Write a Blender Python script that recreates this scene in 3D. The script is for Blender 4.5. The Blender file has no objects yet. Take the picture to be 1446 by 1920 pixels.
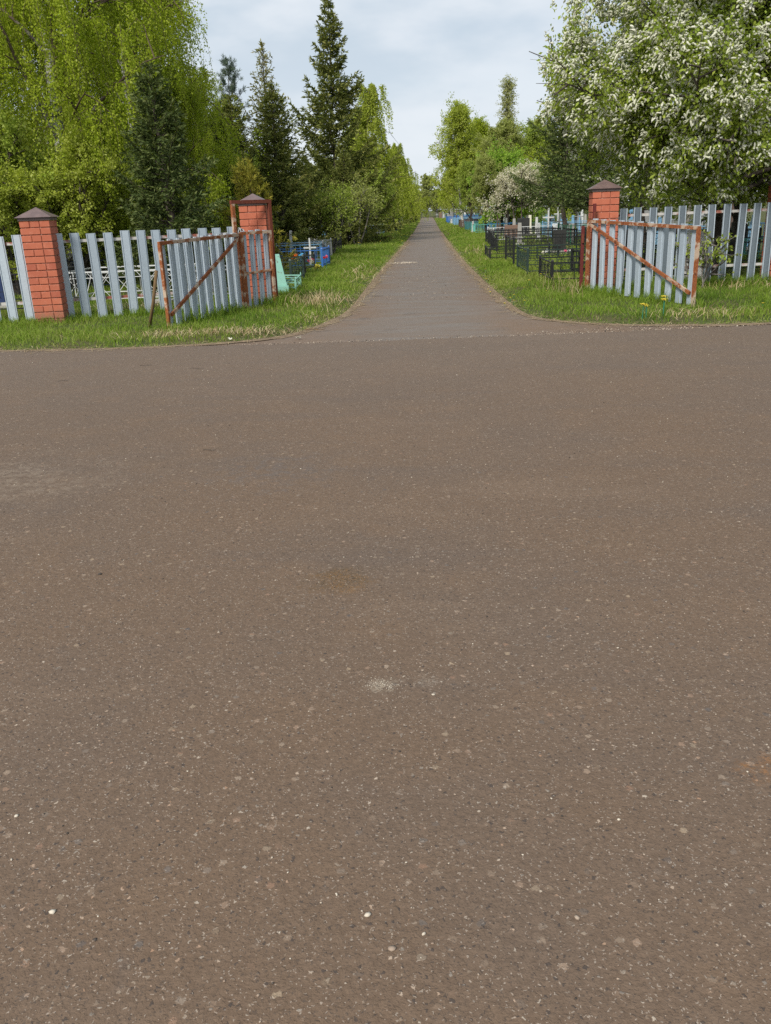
import bpy, bmesh, math, random
import numpy as np
from mathutils import Vector, Matrix

random.seed(11)
RNG = np.random.default_rng(11)
sc = bpy.context.scene
COL = sc.collection
PI = math.pi

# ------------------------------------------------------------------ camera maths (photo pixel -> place on the ground)
PW, PH, FPX = 1446.0, 1920.0, 1600.0
CX, CY, VPX, VPY, SLOPE, EYE = 723.0, 960.0, 801.0, 394.0, -0.04, 1.35
_v = np.array([VPX - CX, VPY - CY, FPX]); _v /= np.linalg.norm(_v)
_dn = np.cross(_v, np.array([1.0, SLOPE, 0.0])); _dn /= np.linalg.norm(_dn)
if _dn[1] < 0: _dn = -_dn
_up = -_dn
_rt = np.cross(_v, _up)
if _rt[0] < 0: _rt = -_rt
ROT = np.array([_rt, _v, _up])
EYEP = np.array([0, 0, EYE])

def ray(px, py): return ROT @ np.array([px - CX, py - CY, FPX])
def spot(px, py, z=0.0):
    d = ray(px, py); p = EYEP + d * ((z - EYE) / d[2]); return float(p[0]), float(p[1])
def at(px, py, Y):
    d = ray(px, py); p = EYEP + d * (Y / d[1]); return float(p[0]), float(p[1]), float(p[2])

# ------------------------------------------------------------------ object helpers
def link(name, me, mat=None, parent=None):
    o = bpy.data.objects.new(name, me); COL.objects.link(o)
    if mat is not None:
        me.materials.append(mat)
    if parent is not None: o.parent = parent
    return o
def tag(o, label=None, cat=None, group=None, kind=None):
    if label: o['label'] = label
    if cat: o['category'] = cat
    if group: o['group'] = group
    if kind: o['kind'] = kind
    return o
def thing(name, label, cat, loc=(0, 0, 0), rz=0.0, group=None):
    o = bpy.data.objects.new(name, None); COL.objects.link(o)
    o.location = loc; o.rotation_euler = (0, 0, rz); o.empty_display_size = .2
    return tag(o, label, cat, group)
def copy_tree(o, parent=None):
    c = o.copy(); COL.objects.link(c); c.parent = parent
    for ch in list(o.children): copy_tree(ch, c)
    return c

class MB:
    """collects shapes into one mesh"""
    def __init__(s): s.v = []; s.f = []
    def add(s, vs, fs):
        b = len(s.v); s.v += [tuple(map(float, v)) for v in vs]; s.f += [tuple(b + i for i in f) for f in fs]
    def box(s, c, d, rz=0.0, taper=1.0):
        x, y, z = (q / 2 for q in d); cs, sn = math.cos(rz), math.sin(rz); vs = []
        for dz, t in ((-z, 1), (z, taper)):
            for dx, dy in ((-x, -y), (x, -y), (x, y), (-x, y)):
                dx *= t; dy *= t
                vs.append((c[0] + dx * cs - dy * sn, c[1] + dx * sn + dy * cs, c[2] + dz))
        s.add(vs, [(3, 2, 1, 0), (4, 5, 6, 7), (0, 1, 5, 4), (1, 2, 6, 5), (2, 3, 7, 6), (3, 0, 4, 7)])
    def bar(s, a, b, w, h=None, roll=None):
        h = w if h is None else h
        a = Vector(a); b = Vector(b); d = (b - a).normalized()
        ref = Vector((0, 0, 1)) if abs(d.z) < .9 else Vector((1, 0, 0))
        if roll is not None: ref = Vector(roll)
        sx = d.cross(ref).normalized(); sy = sx.cross(d).normalized()
        vs = []
        for p in (a, b):
            for i, j in ((-1, -1), (1, -1), (1, 1), (-1, 1)): vs.append(p + sx * (i * w / 2) + sy * (j * h / 2))
        s.add(vs, [(3, 2, 1, 0), (4, 5, 6, 7), (0, 1, 5, 4), (1, 2, 6, 5), (2, 3, 7, 6), (3, 0, 4, 7)])
    def tube(s, pts, r, n=6, cap=True):
        pts = [Vector(p) for p in pts]; m = len(pts)
        rs = r if isinstance(r, (list, tuple)) else [r] * m
        vs = []; fs = []
        t0 = (pts[1] - pts[0]).normalized()
        ref = Vector((0, 0, 1)) if abs(t0.z) < .9 else Vector((1, 0, 0))
        u = t0.cross(ref).normalized()
        for i, p in enumerate(pts):
            t = (pts[min(i + 1, m - 1)] - pts[max(i - 1, 0)]).normalized()
            u = (u - t * u.dot(t)).normalized(); w = t.cross(u)
            for k in range(n):
                a = 2 * PI * k / n
                vs.append(p + (u * math.cos(a) + w * math.sin(a)) * rs[i])
        for i in range(m - 1):
            for k in range(n):
                k2 = (k + 1) % n
                fs.append((i * n + k, i * n + k2, (i + 1) * n + k2, (i + 1) * n + k))
        if cap: fs += [tuple(range(n - 1, -1, -1)), tuple((m - 1) * n + k for k in range(n))]
        s.add(vs, fs)
    def ring(s, c, R, r, ax='y', n=12, a0=0, a1=2 * PI):
        pts = []
        for i in range(n + 1):
            a = a0 + (a1 - a0) * i / n
            q = (R * math.cos(a), R * math.sin(a))
            pts.append((c[0] + q[0], c[1], c[2] + q[1]) if ax == 'y' else (c[0], c[1] + q[0], c[2] + q[1]))
        s.tube(pts, r, 4)
    def prism(s, outline, y0, y1):
        """outline in x,z; extruded along y"""
        n = len(outline)
        vs = [(x, y0, z) for x, z in outline] + [(x, y1, z) for x, z in outline]
        s.add(vs, [tuple(range(n)), tuple(range(2 * n - 1, n - 1, -1))] + [(i + n, (i + 1) % n + n, (i + 1) % n, i) for i in range(n)])
    def mesh(s, name, bevel=0.0, smooth=False):
        me = bpy.data.meshes.new(name); me.from_pydata(s.v, [], s.f); me.update()
        bm = bmesh.new(); bm.from_mesh(me)
        bmesh.ops.recalc_face_normals(bm, faces=bm.faces)
        if bevel: bmesh.ops.bevel(bm, geom=[e for e in bm.edges if e.calc_face_angle(0) > .5], offset=bevel, segments=1, affect='EDGES', clamp_overlap=True)
        bm.to_mesh(me); bm.free()
        if smooth:
            for p in me.polygons: p.use_smooth = True
        return me
    def build(s, name, mat, parent=None, bevel=0.0, smooth=False):
        return link(name, s.mesh(name, bevel, smooth), mat, parent)

def np_mesh(name, V, F, var=None, smooth=False):
    """V (n,3), F (m,k) index array, var per-face random value"""
    V = np.asarray(V, np.float32); F = np.asarray(F, np.int32)
    me = bpy.data.meshes.new(name); m, k = F.shape
    me.vertices.add(len(V)); me.vertices.foreach_set('co', V.ravel())
    me.loops.add(m * k); me.loops.foreach_set('vertex_index', F.ravel())
    me.polygons.add(m); me.polygons.foreach_set('loop_start', np.arange(m, dtype=np.int32) * k)
    if smooth: me.polygons.foreach_set('use_smooth', np.ones(m, dtype=bool))
    me.update(calc_edges=True)
    if var is not None:
        a = me.attributes.new('var', 'FLOAT', 'FACE'); a.data.foreach_set('value', np.asarray(var, np.float32))
    return me

# ------------------------------------------------------------------ materials
class G:
    def __init__(s, name, mat=True):
        s.m = bpy.data.materials.new(name); s.m.use_nodes = True
        s.t = s.m.node_tree; s.t.nodes.clear(); s.out = s.t.nodes.new('ShaderNodeOutputMaterial')
    def n(s, typ, ins=None, **props):
        nd = s.t.nodes.new('ShaderNode' + typ)
        for k, v in props.items(): setattr(nd, k, v)
        for k, v in (ins or {}).items():
            i = nd.inputs[k]
            if isinstance(v, bpy.types.NodeSocket): s.t.links.new(v, i)
            elif isinstance(v, bpy.types.Node): s.t.links.new(v.outputs[0], i)
            else: i.default_value = v if not (isinstance(v, tuple) and len(v) == 3 and i.type == 'RGBA') else (*v, 1)
        return nd
    def obj(s): return s.n('TexCoord').outputs['Object']
    def noise(s, co, scale, detail=3, rough=.55, w=None):
        return s.n('TexNoise', {'Vector': co, 'Scale': scale, 'Detail': detail, 'Roughness': rough}).outputs['Fac']
    def math(s, op, a, b=0.0, c=None, clamp=False):
        ins = {0: a, 1: b}
        if c is not None: ins[2] = c
        return s.n('Math', ins, operation=op, use_clamp=clamp).outputs[0]
    def ss(s, v, lo, hi, a=0.0, b=1.0):
        return s.n('MapRange', {'Value': v, 'From Min': lo, 'From Max': hi, 'To Min': a, 'To Max': b}, interpolation_type='SMOOTHSTEP').outputs['Result']
    def mix(s, f, a, b, mode='MIX'):
        nd = s.t.nodes.new('ShaderNodeMix'); nd.data_type = 'RGBA'; nd.blend_type = mode
        for i, v in ((0, f), (6, a), (7, b)):
            if isinstance(v, bpy.types.NodeSocket): s.t.links.new(v, nd.inputs[i])
            else: nd.inputs[i].default_value = (*v, 1) if isinstance(v, tuple) and len(v) == 3 else v
        return nd.outputs[2]
    def ramp(s, v, stops):
        nd = s.n('ValToRGB', {0: v}); cr = nd.color_ramp
        while len(cr.elements) < len(stops): cr.elements.new(.5)
        for e, (p, c) in zip(cr.elements, stops): e.position = p; e.color = (*c, 1)
        return nd.outputs[0]
    def bump(s, h, strength=.4, dist=.01):
        return s.n('Bump', {'Height': h, 'Strength': strength, 'Distance': dist}).outputs[0]
    def pr(s, color, rough=.6, metal=0.0, spec=.5, normal=None):
        ins = {'Base Color': color, 'Roughness': rough, 'Metallic': metal, 'Specular IOR Level': spec}
        if normal is not None: ins['Normal'] = normal
        return s.n('BsdfPrincipled', ins).outputs[0]
    def done(s, sh):
        s.t.links.new(sh, s.out.inputs[0]); return s.m

def leafmat(name, cols, trans=.35, rough=.55, spec=.1, tcol=1.15):
    g = G(name); var = g.n('Attribute', attribute_name='var').outputs['Fac']
    n = len(cols); c = g.ramp(var, [(i / (n - 1), c) for i, c in enumerate(cols)])
    p = g.pr(c, rough, 0, spec)
    t = g.n('BsdfTranslucent', {'Color': g.mix(1.0, c, (tcol, tcol, tcol * .55), 'MULTIPLY')}).outputs[0]
    return g.done(g.n('MixShader', {0: trans, 1: p, 2: t}).outputs[0])

def paint(name, col, rough=.5, wear=.25, wearcol=(.12, .06, .035), scale=9, metal=0.0):
    g = G(name); co = g.obj()
    n1 = g.noise(co, scale, 5, .65); n2 = g.noise(co, scale * 5, 3)
    c = g.mix(g.math('MULTIPLY', n2, .5), col, tuple(q * .72 for q in col))
    c = g.mix(g.ss(n1, .72 - wear * .35, .8 - wear * .3), c, wearcol)
    return g.done(g.pr(c, rough, metal, .4, g.bump(n2, .12, .004)))

def barkmat(name, a, b, scale=14, birch=False):
    g = G(name); co = g.obj()
    mp = g.n('Mapping', {'Vector': co, 'Scale': (1, 1, 3.2) if birch else (1, 1, .3)}).outputs[0]
    n1 = g.noise(mp, scale, 5, .65)
    c = g.mix(g.ss(n1, .42, .62), a, b)
    if birch: c = g.mix(g.ss(g.n('Attribute', attribute_name='var').outputs['Fac'], .35, .75), (.09, .065, .045), c)
    return g.done(g.pr(c, .85, 0, .2, g.bump(n1, .6, .02)))

M = {}
# --- asphalt
def asphalt(name, lane=False):
    g = G(name); co = g.obj()
    wob = g.n('TexNoise', {'Vector': co, 'Scale': 120.0, 'Detail': 2.0}).outputs['Color']
    co2 = g.n('VectorMath', {0: co, 1: g.n('VectorMath', {0: wob, 'Scale': .016}, operation='SCALE').outputs[0]}, operation='ADD').outputs[0]
    def vor(sc_):
        v = g.n('TexVoronoi', {'Vector': co2, 'Scale': sc_}, voronoi_dimensions='2D')
        s3 = g.n('SeparateColor', {0: v.outputs['Color']})
        return v.outputs['Distance'], s3.outputs[0], s3.outputs[1], s3.outputs[2]
    big = g.noise(co, .55, 4, .6); mid = g.noise(co, 2.6, 4, .6); patch = g.noise(co, 7.0, 3, .6)
    fine = g.noise(co, 210, 3, .7); fleck = g.noise(co, 75, 4, .7)
    if lane:
        st = g.n('Mapping', {'Vector': co, 'Scale': (.55, 2.4, 1)}).outputs[0]
        streak = g.noise(st, 1.5, 4, .6)
        c = g.mix(g.ss(streak, .36, .64), (.160, .123, .096), (.158, .132, .111))
        xs = g.n('SeparateXYZ', {0: co}).outputs[0]
        side = g.ss(g.math('ABSOLUTE', xs), .35, 1.0)
        c = g.mix(g.math('MULTIPLY', side, g.ss(big, .3, .65)), c, (.165, .113, .077))
        c = g.mix(g.math('MULTIPLY', g.ss(mid, .56, .74), .7), c, (.105, .086, .072))
    else:
        c = g.mix(g.ss(big, .34, .66), (.146, .098, .065), (.135, .097, .071))
        c = g.mix(g.math('MULTIPLY', g.ss(mid, .5, .75), .5), c, (.165, .109, .070))
        c = g.mix(g.math('MULTIPLY', g.ss(patch, .62, .78), .5), c, (.110, .085, .069))
    if not lane:
        band = g.noise(g.n('Mapping', {'Vector': co, 'Scale': (.35, 1.6, 1), 'Rotation': (0, 0, .06)}).outputs[0], 1.3, 5, .6)
        c = g.mix(g.math('MULTIPLY', g.ss(band, .52, .72), .45), c, (.115, .088, .071))
        c = g.mix(g.math('MULTIPLY', g.ss(band, .44, .28), .35), c, (.188, .131, .090))
        yy = g.n('SeparateXYZ', {0: co}).outputs[1]
        c = g.mix(g.math('MULTIPLY', g.ss(yy, 5.0, 9.5), .45), c, (.150, .119, .096))  # greyer towards the far end: grazing sky reflection painted into the colour
    c = g.mix(g.ss(fleck, .30, .72), g.mix(1.0, c, (.86, .85, .84), 'MULTIPLY'), g.mix(1.0, c, (1.12, 1.12, 1.12), 'MULTIPLY'))
    c = g.mix(g.math('MULTIPLY', g.ss(fine, .5, .8), .45 if not lane else .2), c, (.055, .045, .040))
    dens = g.ss(g.noise(co, 1.7, 4, .65), .3, .7)
    # small aggregate showing through the worn binder
    d1, r1, s1, t1 = vor(88)
    stone1 = g.math('MULTIPLY', g.ss(g.math('SUBTRACT', d1, g.math('MULTIPLY', t1, .28)), .02, .16, 1.0, 0.0), 1.0)
    lim = g.math('SUBTRACT', .972, g.math('MULTIPLY', dens, .085))
    lightm = g.math('MULTIPLY', g.math('GREATER_THAN', r1, lim), stone1)
    scol = g.ramp(s1, [(0, (.26, .185, .13)), (.35, (.33, .265, .20)), (.6, (.20, .175, .15)), (.8, (.42, .35, .275)), (1, (.29, .175, .11))])
    c = g.mix(g.math('MULTIPLY', lightm, g.ss(s1, 0, 1, .35, 1) if not lane else .22), c, scol)
    darkm = g.math('MULTIPLY', g.math('LESS_THAN', r1, .085), stone1)
    c = g.mix(g.math('MULTIPLY', darkm, .75), c, (.055, .046, .042))
    d2, r2, s2, t2 = vor(34)
    stone2 = g.ss(d2, .22, .36, 1.0, 0.0)
    bigm = g.math('MULTIPLY', g.math('GREATER_THAN', r2, .93), stone2)
    c = g.mix(g.math('MULTIPLY', bigm, g.ss(t2, 0, 1, .15, .75)), c, g.ramp(s2, [(0, (.25, .15, .10)), (.4, (.30, .23, .17)), (.7, (.085, .08, .08)), (1, (.36, .27, .18))]))
    d3, r3, s3, t3 = vor(190)
    tiny = g.math('MULTIPLY', g.math('GREATER_THAN', r3, .90), g.ss(d3, .2, .4, 1.0, 0.0))
    c = g.mix(g.math('MULTIPLY', tiny, .55 if not lane else .15), c, (.40, .34, .28))
    tinyd = g.math('MULTIPLY', g.math('LESS_THAN', r3, .12), g.ss(d3, .25, .45, 1.0, 0.0))
    c = g.mix(g.math('MULTIPLY', tinyd, .55 if not lane else .2), c, (.06, .05, .044))
    if not lane:
        def blot(px, py, r, nsc):
            x, y = spot(px, py)
            wv = g.n('VectorMath', {0: g.n('VectorMath', {0: g.n('TexNoise', {'Vector': co, 'Scale': 2.2 / r, 'Detail': 5.0, 'Roughness': .7}).outputs['Color'], 1: (.5, .5, .5)}, operation='SUBTRACT').outputs[0], 'Scale': r * 2.6}, operation='SCALE').outputs[0]
            dd = g.n('VectorMath', {0: g.n('VectorMath', {0: co, 1: wv}, operation='ADD').outputs[0], 1: (x, y, 0)}, operation='DISTANCE').outputs['Value']
            return g.math('MULTIPLY', g.ss(dd, r * .15, r, 1.0, 0.0), g.ss(g.noise(co, nsc, 4, .75), .42, .6))
        c = g.mix(g.math('MULTIPLY', blot(638, 1092, .16, 130), .9), c, (.20, .105, .035))
        c = g.mix(g.math('MULTIPLY', blot(638, 1086, .18, 110), .5), c, (.05, .04, .02))
        c = g.mix(g.math('MULTIPLY', blot(1440, 1450, .10, 70), .7), c, (.24, .115, .045))
        c = g.mix(g.math('MULTIPLY', blot(716, 1287, .06, 170), .4), c, (.52, .46, .35))
        c = g.mix(g.math('MULTIPLY', blot(800, 1281, .05, 150), .25), c, (.46, .40, .32))
        c = g.mix(g.math('MULTIPLY', blot(520, 885, .5, 12), .35), c, (.10, .10, .105))
        c = g.mix(g.math('MULTIPLY', blot(60, 900, .7, 20), .3), c, (.30, .24, .18))
    h = g.math('ADD', g.math('MULTIPLY', g.math('ADD', stone1, g.math('MULTIPLY', stone2, .5)), .35), g.math('ADD', fleck, g.math('MULTIPLY', fine, .5)))
    nrm = g.bump(h, .55 if not lane else .25, .006)
    rough = g.ss(big, .3, .7, .68, .85) if not lane else g.ss(streak, .35, .65, .75, .6)
    return g.done(g.pr(c, rough, 0, .16 if not lane else .22, nrm))
M['asphalt'] = asphalt('asphalt'); M['lane'] = asphalt('lane_asphalt', True)

g = G('soil'); co = g.obj()
n1 = g.noise(co, 1.3, 5, .6); n2 = g.noise(co, 28, 4, .7)
c = g.mix(g.ss(n1, .35, .65), (.070, .095, .028), (.105, .092, .045))
c = g.mix(g.ss(n2, .45, .7), c, (.035, .040, .016))
M['soil'] = g.done(g.pr(c, .95, 0, .1, g.bump(n2, .6, .04)))
g = G('dirt'); co = g.obj()
n1 = g.noise(co, 6, 5, .65); n2 = g.noise(co, 60, 4, .7)
c = g.mix(g.ss(n1, .35, .65), (.235, .168, .115), (.165, .125, .085))
c = g.mix(g.ss(n2, .5, .75), c, (.30, .225, .15)); c = g.mix(g.ss(n2, .42, .28), c, (.07, .05, .035))
M['dirt'] = g.done(g.pr(c, .95, 0, .1, g.bump(n2, .7, .02)))

g = G('brick'); co = g.obj()
isl = g.n('NewGeometry').outputs['Random Per Island']
n1 = g.noise(co, 14, 5, .65); n2 = g.noise(co, 120, 3, .7)
c = g.ramp(isl, [(0, (.380, .106, .060)), (.5, (.43, .130, .072)), (1, (.335, .090, .054))])
c = g.mix(g.math('MULTIPLY', g.ss(n1, .5, .72), .5), c, (.50, .19, .125))
c = g.mix(g.ss(n2, .66, .82), c, (.22, .05, .03))
zb = g.n('SeparateXYZ', {0: co}).outputs[2]
c = g.mix(g.math('MULTIPLY', g.ss(g.math('ADD', zb, g.math('MULTIPLY', n1, -.35)), .12, -.10), .7), c, (.20, .125, .085))
n3 = g.noise(co, 5, 4, .6)
c = g.mix(g.math('MULTIPLY', g.ss(n3, .5, .7), .4), c, (.30, .085, .052))
M['brick'] = g.done(g.pr(c, .78, 0, .25, g.bump(n2, .3, .004)))
g = G('mortar'); co = g.obj(); n1 = g.noise(co, 40, 4, .7)
c = g.mix(g.ss(n1, .48, .66), (.33, .13, .085), (.50, .32, .25))
M['mortar'] = g.done(g.pr(c, .9, 0, .1, g.bump(n1, .5, .006)))
g = G('cap_metal'); co = g.obj(); n1 = g.noise(co, 9, 4, .6)
c = g.mix(g.ss(n1, .4, .65), (.115, .075, .070), (.150, .098, .090))
M['cap'] = g.done(g.pr(c, .42, .0, .6, g.bump(n1, .1, .01)))

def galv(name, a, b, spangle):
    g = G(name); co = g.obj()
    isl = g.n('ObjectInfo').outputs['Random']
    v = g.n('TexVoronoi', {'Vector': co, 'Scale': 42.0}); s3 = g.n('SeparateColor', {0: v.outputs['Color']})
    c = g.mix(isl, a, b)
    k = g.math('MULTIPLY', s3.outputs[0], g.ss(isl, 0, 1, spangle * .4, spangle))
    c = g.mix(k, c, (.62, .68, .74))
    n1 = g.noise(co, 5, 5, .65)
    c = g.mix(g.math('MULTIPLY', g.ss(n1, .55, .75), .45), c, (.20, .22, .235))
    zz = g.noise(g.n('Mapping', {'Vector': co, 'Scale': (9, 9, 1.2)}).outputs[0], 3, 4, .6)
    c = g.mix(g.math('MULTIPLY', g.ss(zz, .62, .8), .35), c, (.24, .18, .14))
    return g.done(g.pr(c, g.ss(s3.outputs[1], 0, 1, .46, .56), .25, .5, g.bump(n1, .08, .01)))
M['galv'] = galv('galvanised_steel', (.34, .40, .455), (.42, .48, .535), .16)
M['galv_dull_shaded'] = galv('shaded_dull_galvanised_steel', (.115, .145, .17), (.145, .175, .20), .05)  # duller coated back, darkened further: the tree's shade is painted into this colour

def rust(name, pale=.5, base=(.19, .058, .026), lite=(.30, .105, .035)):
    g = G(name); co = g.obj()
    n1 = g.noise(co, 7, 5, .7); n2 = g.noise(co, 45, 4, .7); n3 = g.noise(g.n('Mapping', {'Vector': co, 'Location': (3, 1, 7)}).outputs[0], 4, 5, .7)
    c = g.mix(g.ss(n2, .35, .65), base, lite)
    c = g.mix(g.ss(n1, .56, .68), c, (.085, .028, .018))
    c = g.mix(g.math('MULTIPLY', g.ss(n3, .62 - pale * .25, .70 - pale * .25), .9), c, (.46, .36, .27))
    return g.done(g.pr(c, .85, .05, .2, g.bump(n2, .5, .005)))
M['rust'] = rust('rusty_steel', .5); M['rust_dark'] = rust('dark_rusty_steel', .05, (.12, .035, .024), (.17, .05, .028)); M['maroon'] = rust('maroon_paint', -.6, (.105, .022, .020), (.135, .03, .026))
M['railpaint'] = paint('rail_paint', (.48, .46, .43), .6, .7, (.26, .08, .05), 3)
g = G('wood_stick'); co = g.obj(); n1 = g.noise(g.n('Mapping', {'Vector': co, 'Scale': (1, 1, .15)}).outputs[0], 50, 4)
M['stick'] = g.done(g.pr(g.mix(n1, (.20, .13, .06), (.10, .065, .035)), .8, 0, .2))
g = G('straw'); var = g.n('Attribute', attribute_name='var').outputs['Fac']
M['straw'] = g.done(g.pr(g.ramp(var, [(0, (.22, .15, .075)), (.5, (.38, .29, .16)), (1, (.50, .42, .27))]), .8, 0, .15))
g = G('pebble'); var = g.n('Attribute', attribute_name='var').outputs['Fac']
M['pebble'] = g.done(g.pr(g.ramp(var, [(0, (.04, .035, .03)), (.25, (.12, .09, .07)), (.5, (.26, .19, .14)), (.8, (.40, .34, .27)), (1, (.52, .46, .37))]), .7, 0, .3))
M['grass'] = leafmat('grass_blade', [(.09, .155, .020), (.155, .25, .030), (.215, .30, .042), (.30, .32, .10)], .4)
for k, c, w in (('black', (.012, .013, .014), .15), ('darkgreen', (.022, .040, .034), .25), ('blue', (.035, .14, .42), .2), ('navy', (.018, .035, .10), .1),
                ('lightblue', (.16, .32, .48), .25), ('turq', (.13, .42, .36), .25), ('mint', (.24, .48, .39), .35), ('green', (.03, .17, .10), .2), ('white', (.60, .61, .60), .35),
                ('grey', (.23, .24, .245), .3), ('brown', (.11, .075, .06), .2), ('teal', (.04, .17, .18), .25), ('yellow', (.62, .50, .05), .05),
                ('orange', (.75, .16, .03), 0), ('pink', (.68, .12, .22), 0), ('skyblue', (.10, .40, .68), 0), ('lemon', (.72, .66, .12), 0), ('cream', (.66, .63, .50), 0), ('red', (.5, .03, .04), 0)):
    M[k] = paint(k + '_paint', c, .45, w)
def granite(name, a, b, rough):
    g = G(name); co = g.obj(); n = g.noise(co, 60, 4, .8); n2 = g.noise(co, 4, 4)
    c = g.mix(g.ss(n, .4, .6), a, b); c = g.mix(g.math('MULTIPLY', n2, .3), c, (.14, .14, .12))
    return g.done(g.pr(c, rough, 0, .5))
M['blackstone'] = granite('black_granite', (.010, .010, .012), (.022, .022, .025), .22)
M['greystone'] = granite('grey_granite', (.17, .17, .17), (.27, .27, .265), .5)
M['whitestone'] = granite('white_marble', (.50, .50, .48), (.62, .62, .60), .5)
M['brownstone'] = granite('brown_granite', (.16, .09, .065), (.22, .13, .09), .4)
M['concrete'] = granite('concrete', (.30, .29, .27), (.38, .37, .34), .85)
M['bark_dark'] = barkmat('dark_bark', (.048, .038, .030), (.11, .092, .076))
M['bark_grey'] = barkmat('grey_bark', (.10, .09, .078), (.19, .175, .155))
M['bark_birch'] = barkmat('birch_bark', (.55, .54, .50), (.06, .055, .05), 4, True)
M['birch_leaf'] = leafmat('birch_leaves', [(.18, .25, .016), (.27, .35, .024), (.35, .415, .04), (.46, .50, .13)], .48)
M['birch_leaf_pale'] = leafmat('young_birch_leaves', [(.23, .29, .035), (.33, .395, .05), (.42, .47, .085), (.51, .55, .17)], .5)
M['maple_leaf'] = leafmat('small_tree_leaves', [(.16, .23, .03), (.25, .33, .045), (.33, .40, .075), (.42, .47, .15)], .42)
M['olive_leaf'] = leafmat('olive_leaves', [(.19, .225, .055), (.28, .32, .08), (.35, .385, .12), (.42, .43, .18)], .45)
M['lime_leaf'] = leafmat('bright_leaves', [(.14, .28, .03), (.23, .39, .045), (.30, .44, .06), (.36, .46, .10)], .45)
M['spruce_needle'] = leafmat('spruce_needles', [(.060, .082, .020), (.125, .15, .036), (.21, .225, .06), (.32, .31, .10)], .28)
M['spruce_dark'] = leafmat('dark_spruce_needles', [(.032, .052, .016), (.066, .094, .028), (.12, .152, .048), (.21, .235, .085)], .22)
M['spruce_tip'] = leafmat('spruce_needles_brown', [(.10, .115, .03), (.19, .195, .05), (.27, .25, .075), (.36, .30, .10)], .3)
M['pine_needle'] = leafmat('pine_needles', [(.04, .068, .052), (.075, .11, .08), (.125, .165, .115), (.18, .21, .14)], .2)
M['pine_yellow'] = leafmat('yellow_pine_needles', [(.11, .12, .016), (.20, .20, .03), (.29, .27, .04), (.34, .27, .05)], .2)
M['cherry_leaf'] = leafmat('bird_cherry_leaves', [(.17, .235, .035), (.25, .34, .05), (.34, .42, .075), (.43, .49, .09)], .45)
g = G('bird_cherry_blossom'); var = g.n('Attribute', attribute_name='var').outputs['Fac']
c = g.ramp(var, [(0, (.50, .53, .36)), (.5, (.68, .69, .53)), (1, (.82, .81, .70))])
n1 = g.noise(g.obj(), 90, 3, .7)
c = g.mix(g.math('MULTIPLY', g.ss(n1, .5, .7), .5), c, (.30, .34, .16))
M['blossom'] = g.done(g.n('MixShader', {0: .25, 1: g.pr(c, .8, 0, .1, g.bump(n1, .8, .01)), 2: g.n('BsdfTranslucent', {'Color': c}).outputs[0]}).outputs[0])
M['pink_blossom'] = leafmat('pale_blossom', [(.34, .35, .20), (.50, .48, .33), (.62, .58, .46), (.72, .68, .58)], .35)
M['poplar_leaf'] = leafmat('poplar_buds', [(.20, .22, .07), (.30, .32, .11), (.38, .39, .17), (.44, .44, .24)], .4)
M['far_leaf'] = leafmat('far_leaves', [(.20, .24, .06), (.27, .31, .08), (.33, .36, .12), (.40, .41, .17)], .4)

# ------------------------------------------------------------------ the ground
EDGE_L = [(-1.05, 190), (-1.04, 131), (-.90, 65), (-.95, 37), (-1.05, 28), (-1.10, 20), (-1.12, 16.7), (-1.10, 12.7), (-1.29, 11.4), (-1.57, 10.35), (-2.0, 9.9), (-2.5, 9.66), (-3.63, 9.52), (-4.93, 9.63), (-8, 9.8), (-20, 10.6), (-60, 13)]
EDGE_R = [(1.1, 190), (1.05, 131), (.88, 69), (.85, 36), (.91, 25), (1.0, 18.3), (1.10, 14.2), (1.18, 11.8), (1.35, 11.1), (1.66, 10.6), (2.1, 10.25), (2.7, 10.0), (3.82, 9.9), (8, 10), (20, 10.4), (60, 12)]
def resample(P, step):
    out = []
    for a, b in zip(P[:-1], P[1:]):
        n = max(1, int(math.dist(a, b) / step)); out += [(a[0] + (b[0] - a[0]) * i / n, a[1] + (b[1] - a[1]) * i / n) for i in range(n)]
    return out + [P[-1]]
def smooth(P, it=2):
    for _ in range(it):
        Q = [P[0]]
        for a, b in zip(P[:-1], P[1:]): Q += [(a[0] * .75 + b[0] * .25, a[1] * .75 + b[1] * .25), (a[0] * .25 + b[0] * .75, a[1] * .25 + b[1] * .75)]
        P = Q + [P[-1]]
    return P
EL, ER = smooth(EDGE_L), smooth(EDGE_R)
POLY = np.array(EL + [(-60, -40), (60, -40)] + ER[::-1])
SEGS = [(np.array(a), np.array(b)) for L in (EL, ER) for a, b in zip(L[:-1], L[1:])]
def edge_dist(X, Y):
    """distance to the asphalt edge, positive on the grass"""
    P = np.stack([X, Y], -1); D = np.full(X.shape, 1e9)
    for a, b in SEGS:
        ab = b - a; t = np.clip(((P - a) @ ab) / (ab @ ab), 0, 1)
        D = np.minimum(D, np.linalg.norm(P - (a + t[..., None] * ab), axis=-1))
    ins = np.zeros(X.shape, bool); n = len(POLY)
    for i in range(n):
        (x1, y1), (x2, y2) = POLY[i], POLY[(i + 1) % n]
        if y1 == y2: continue
        c = ((y1 > Y) != (y2 > Y)) & (X < (x2 - x1) * (Y - y1) / (y2 - y1) + x1)
        ins ^= c
    return np.where(ins, -D, D)
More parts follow.
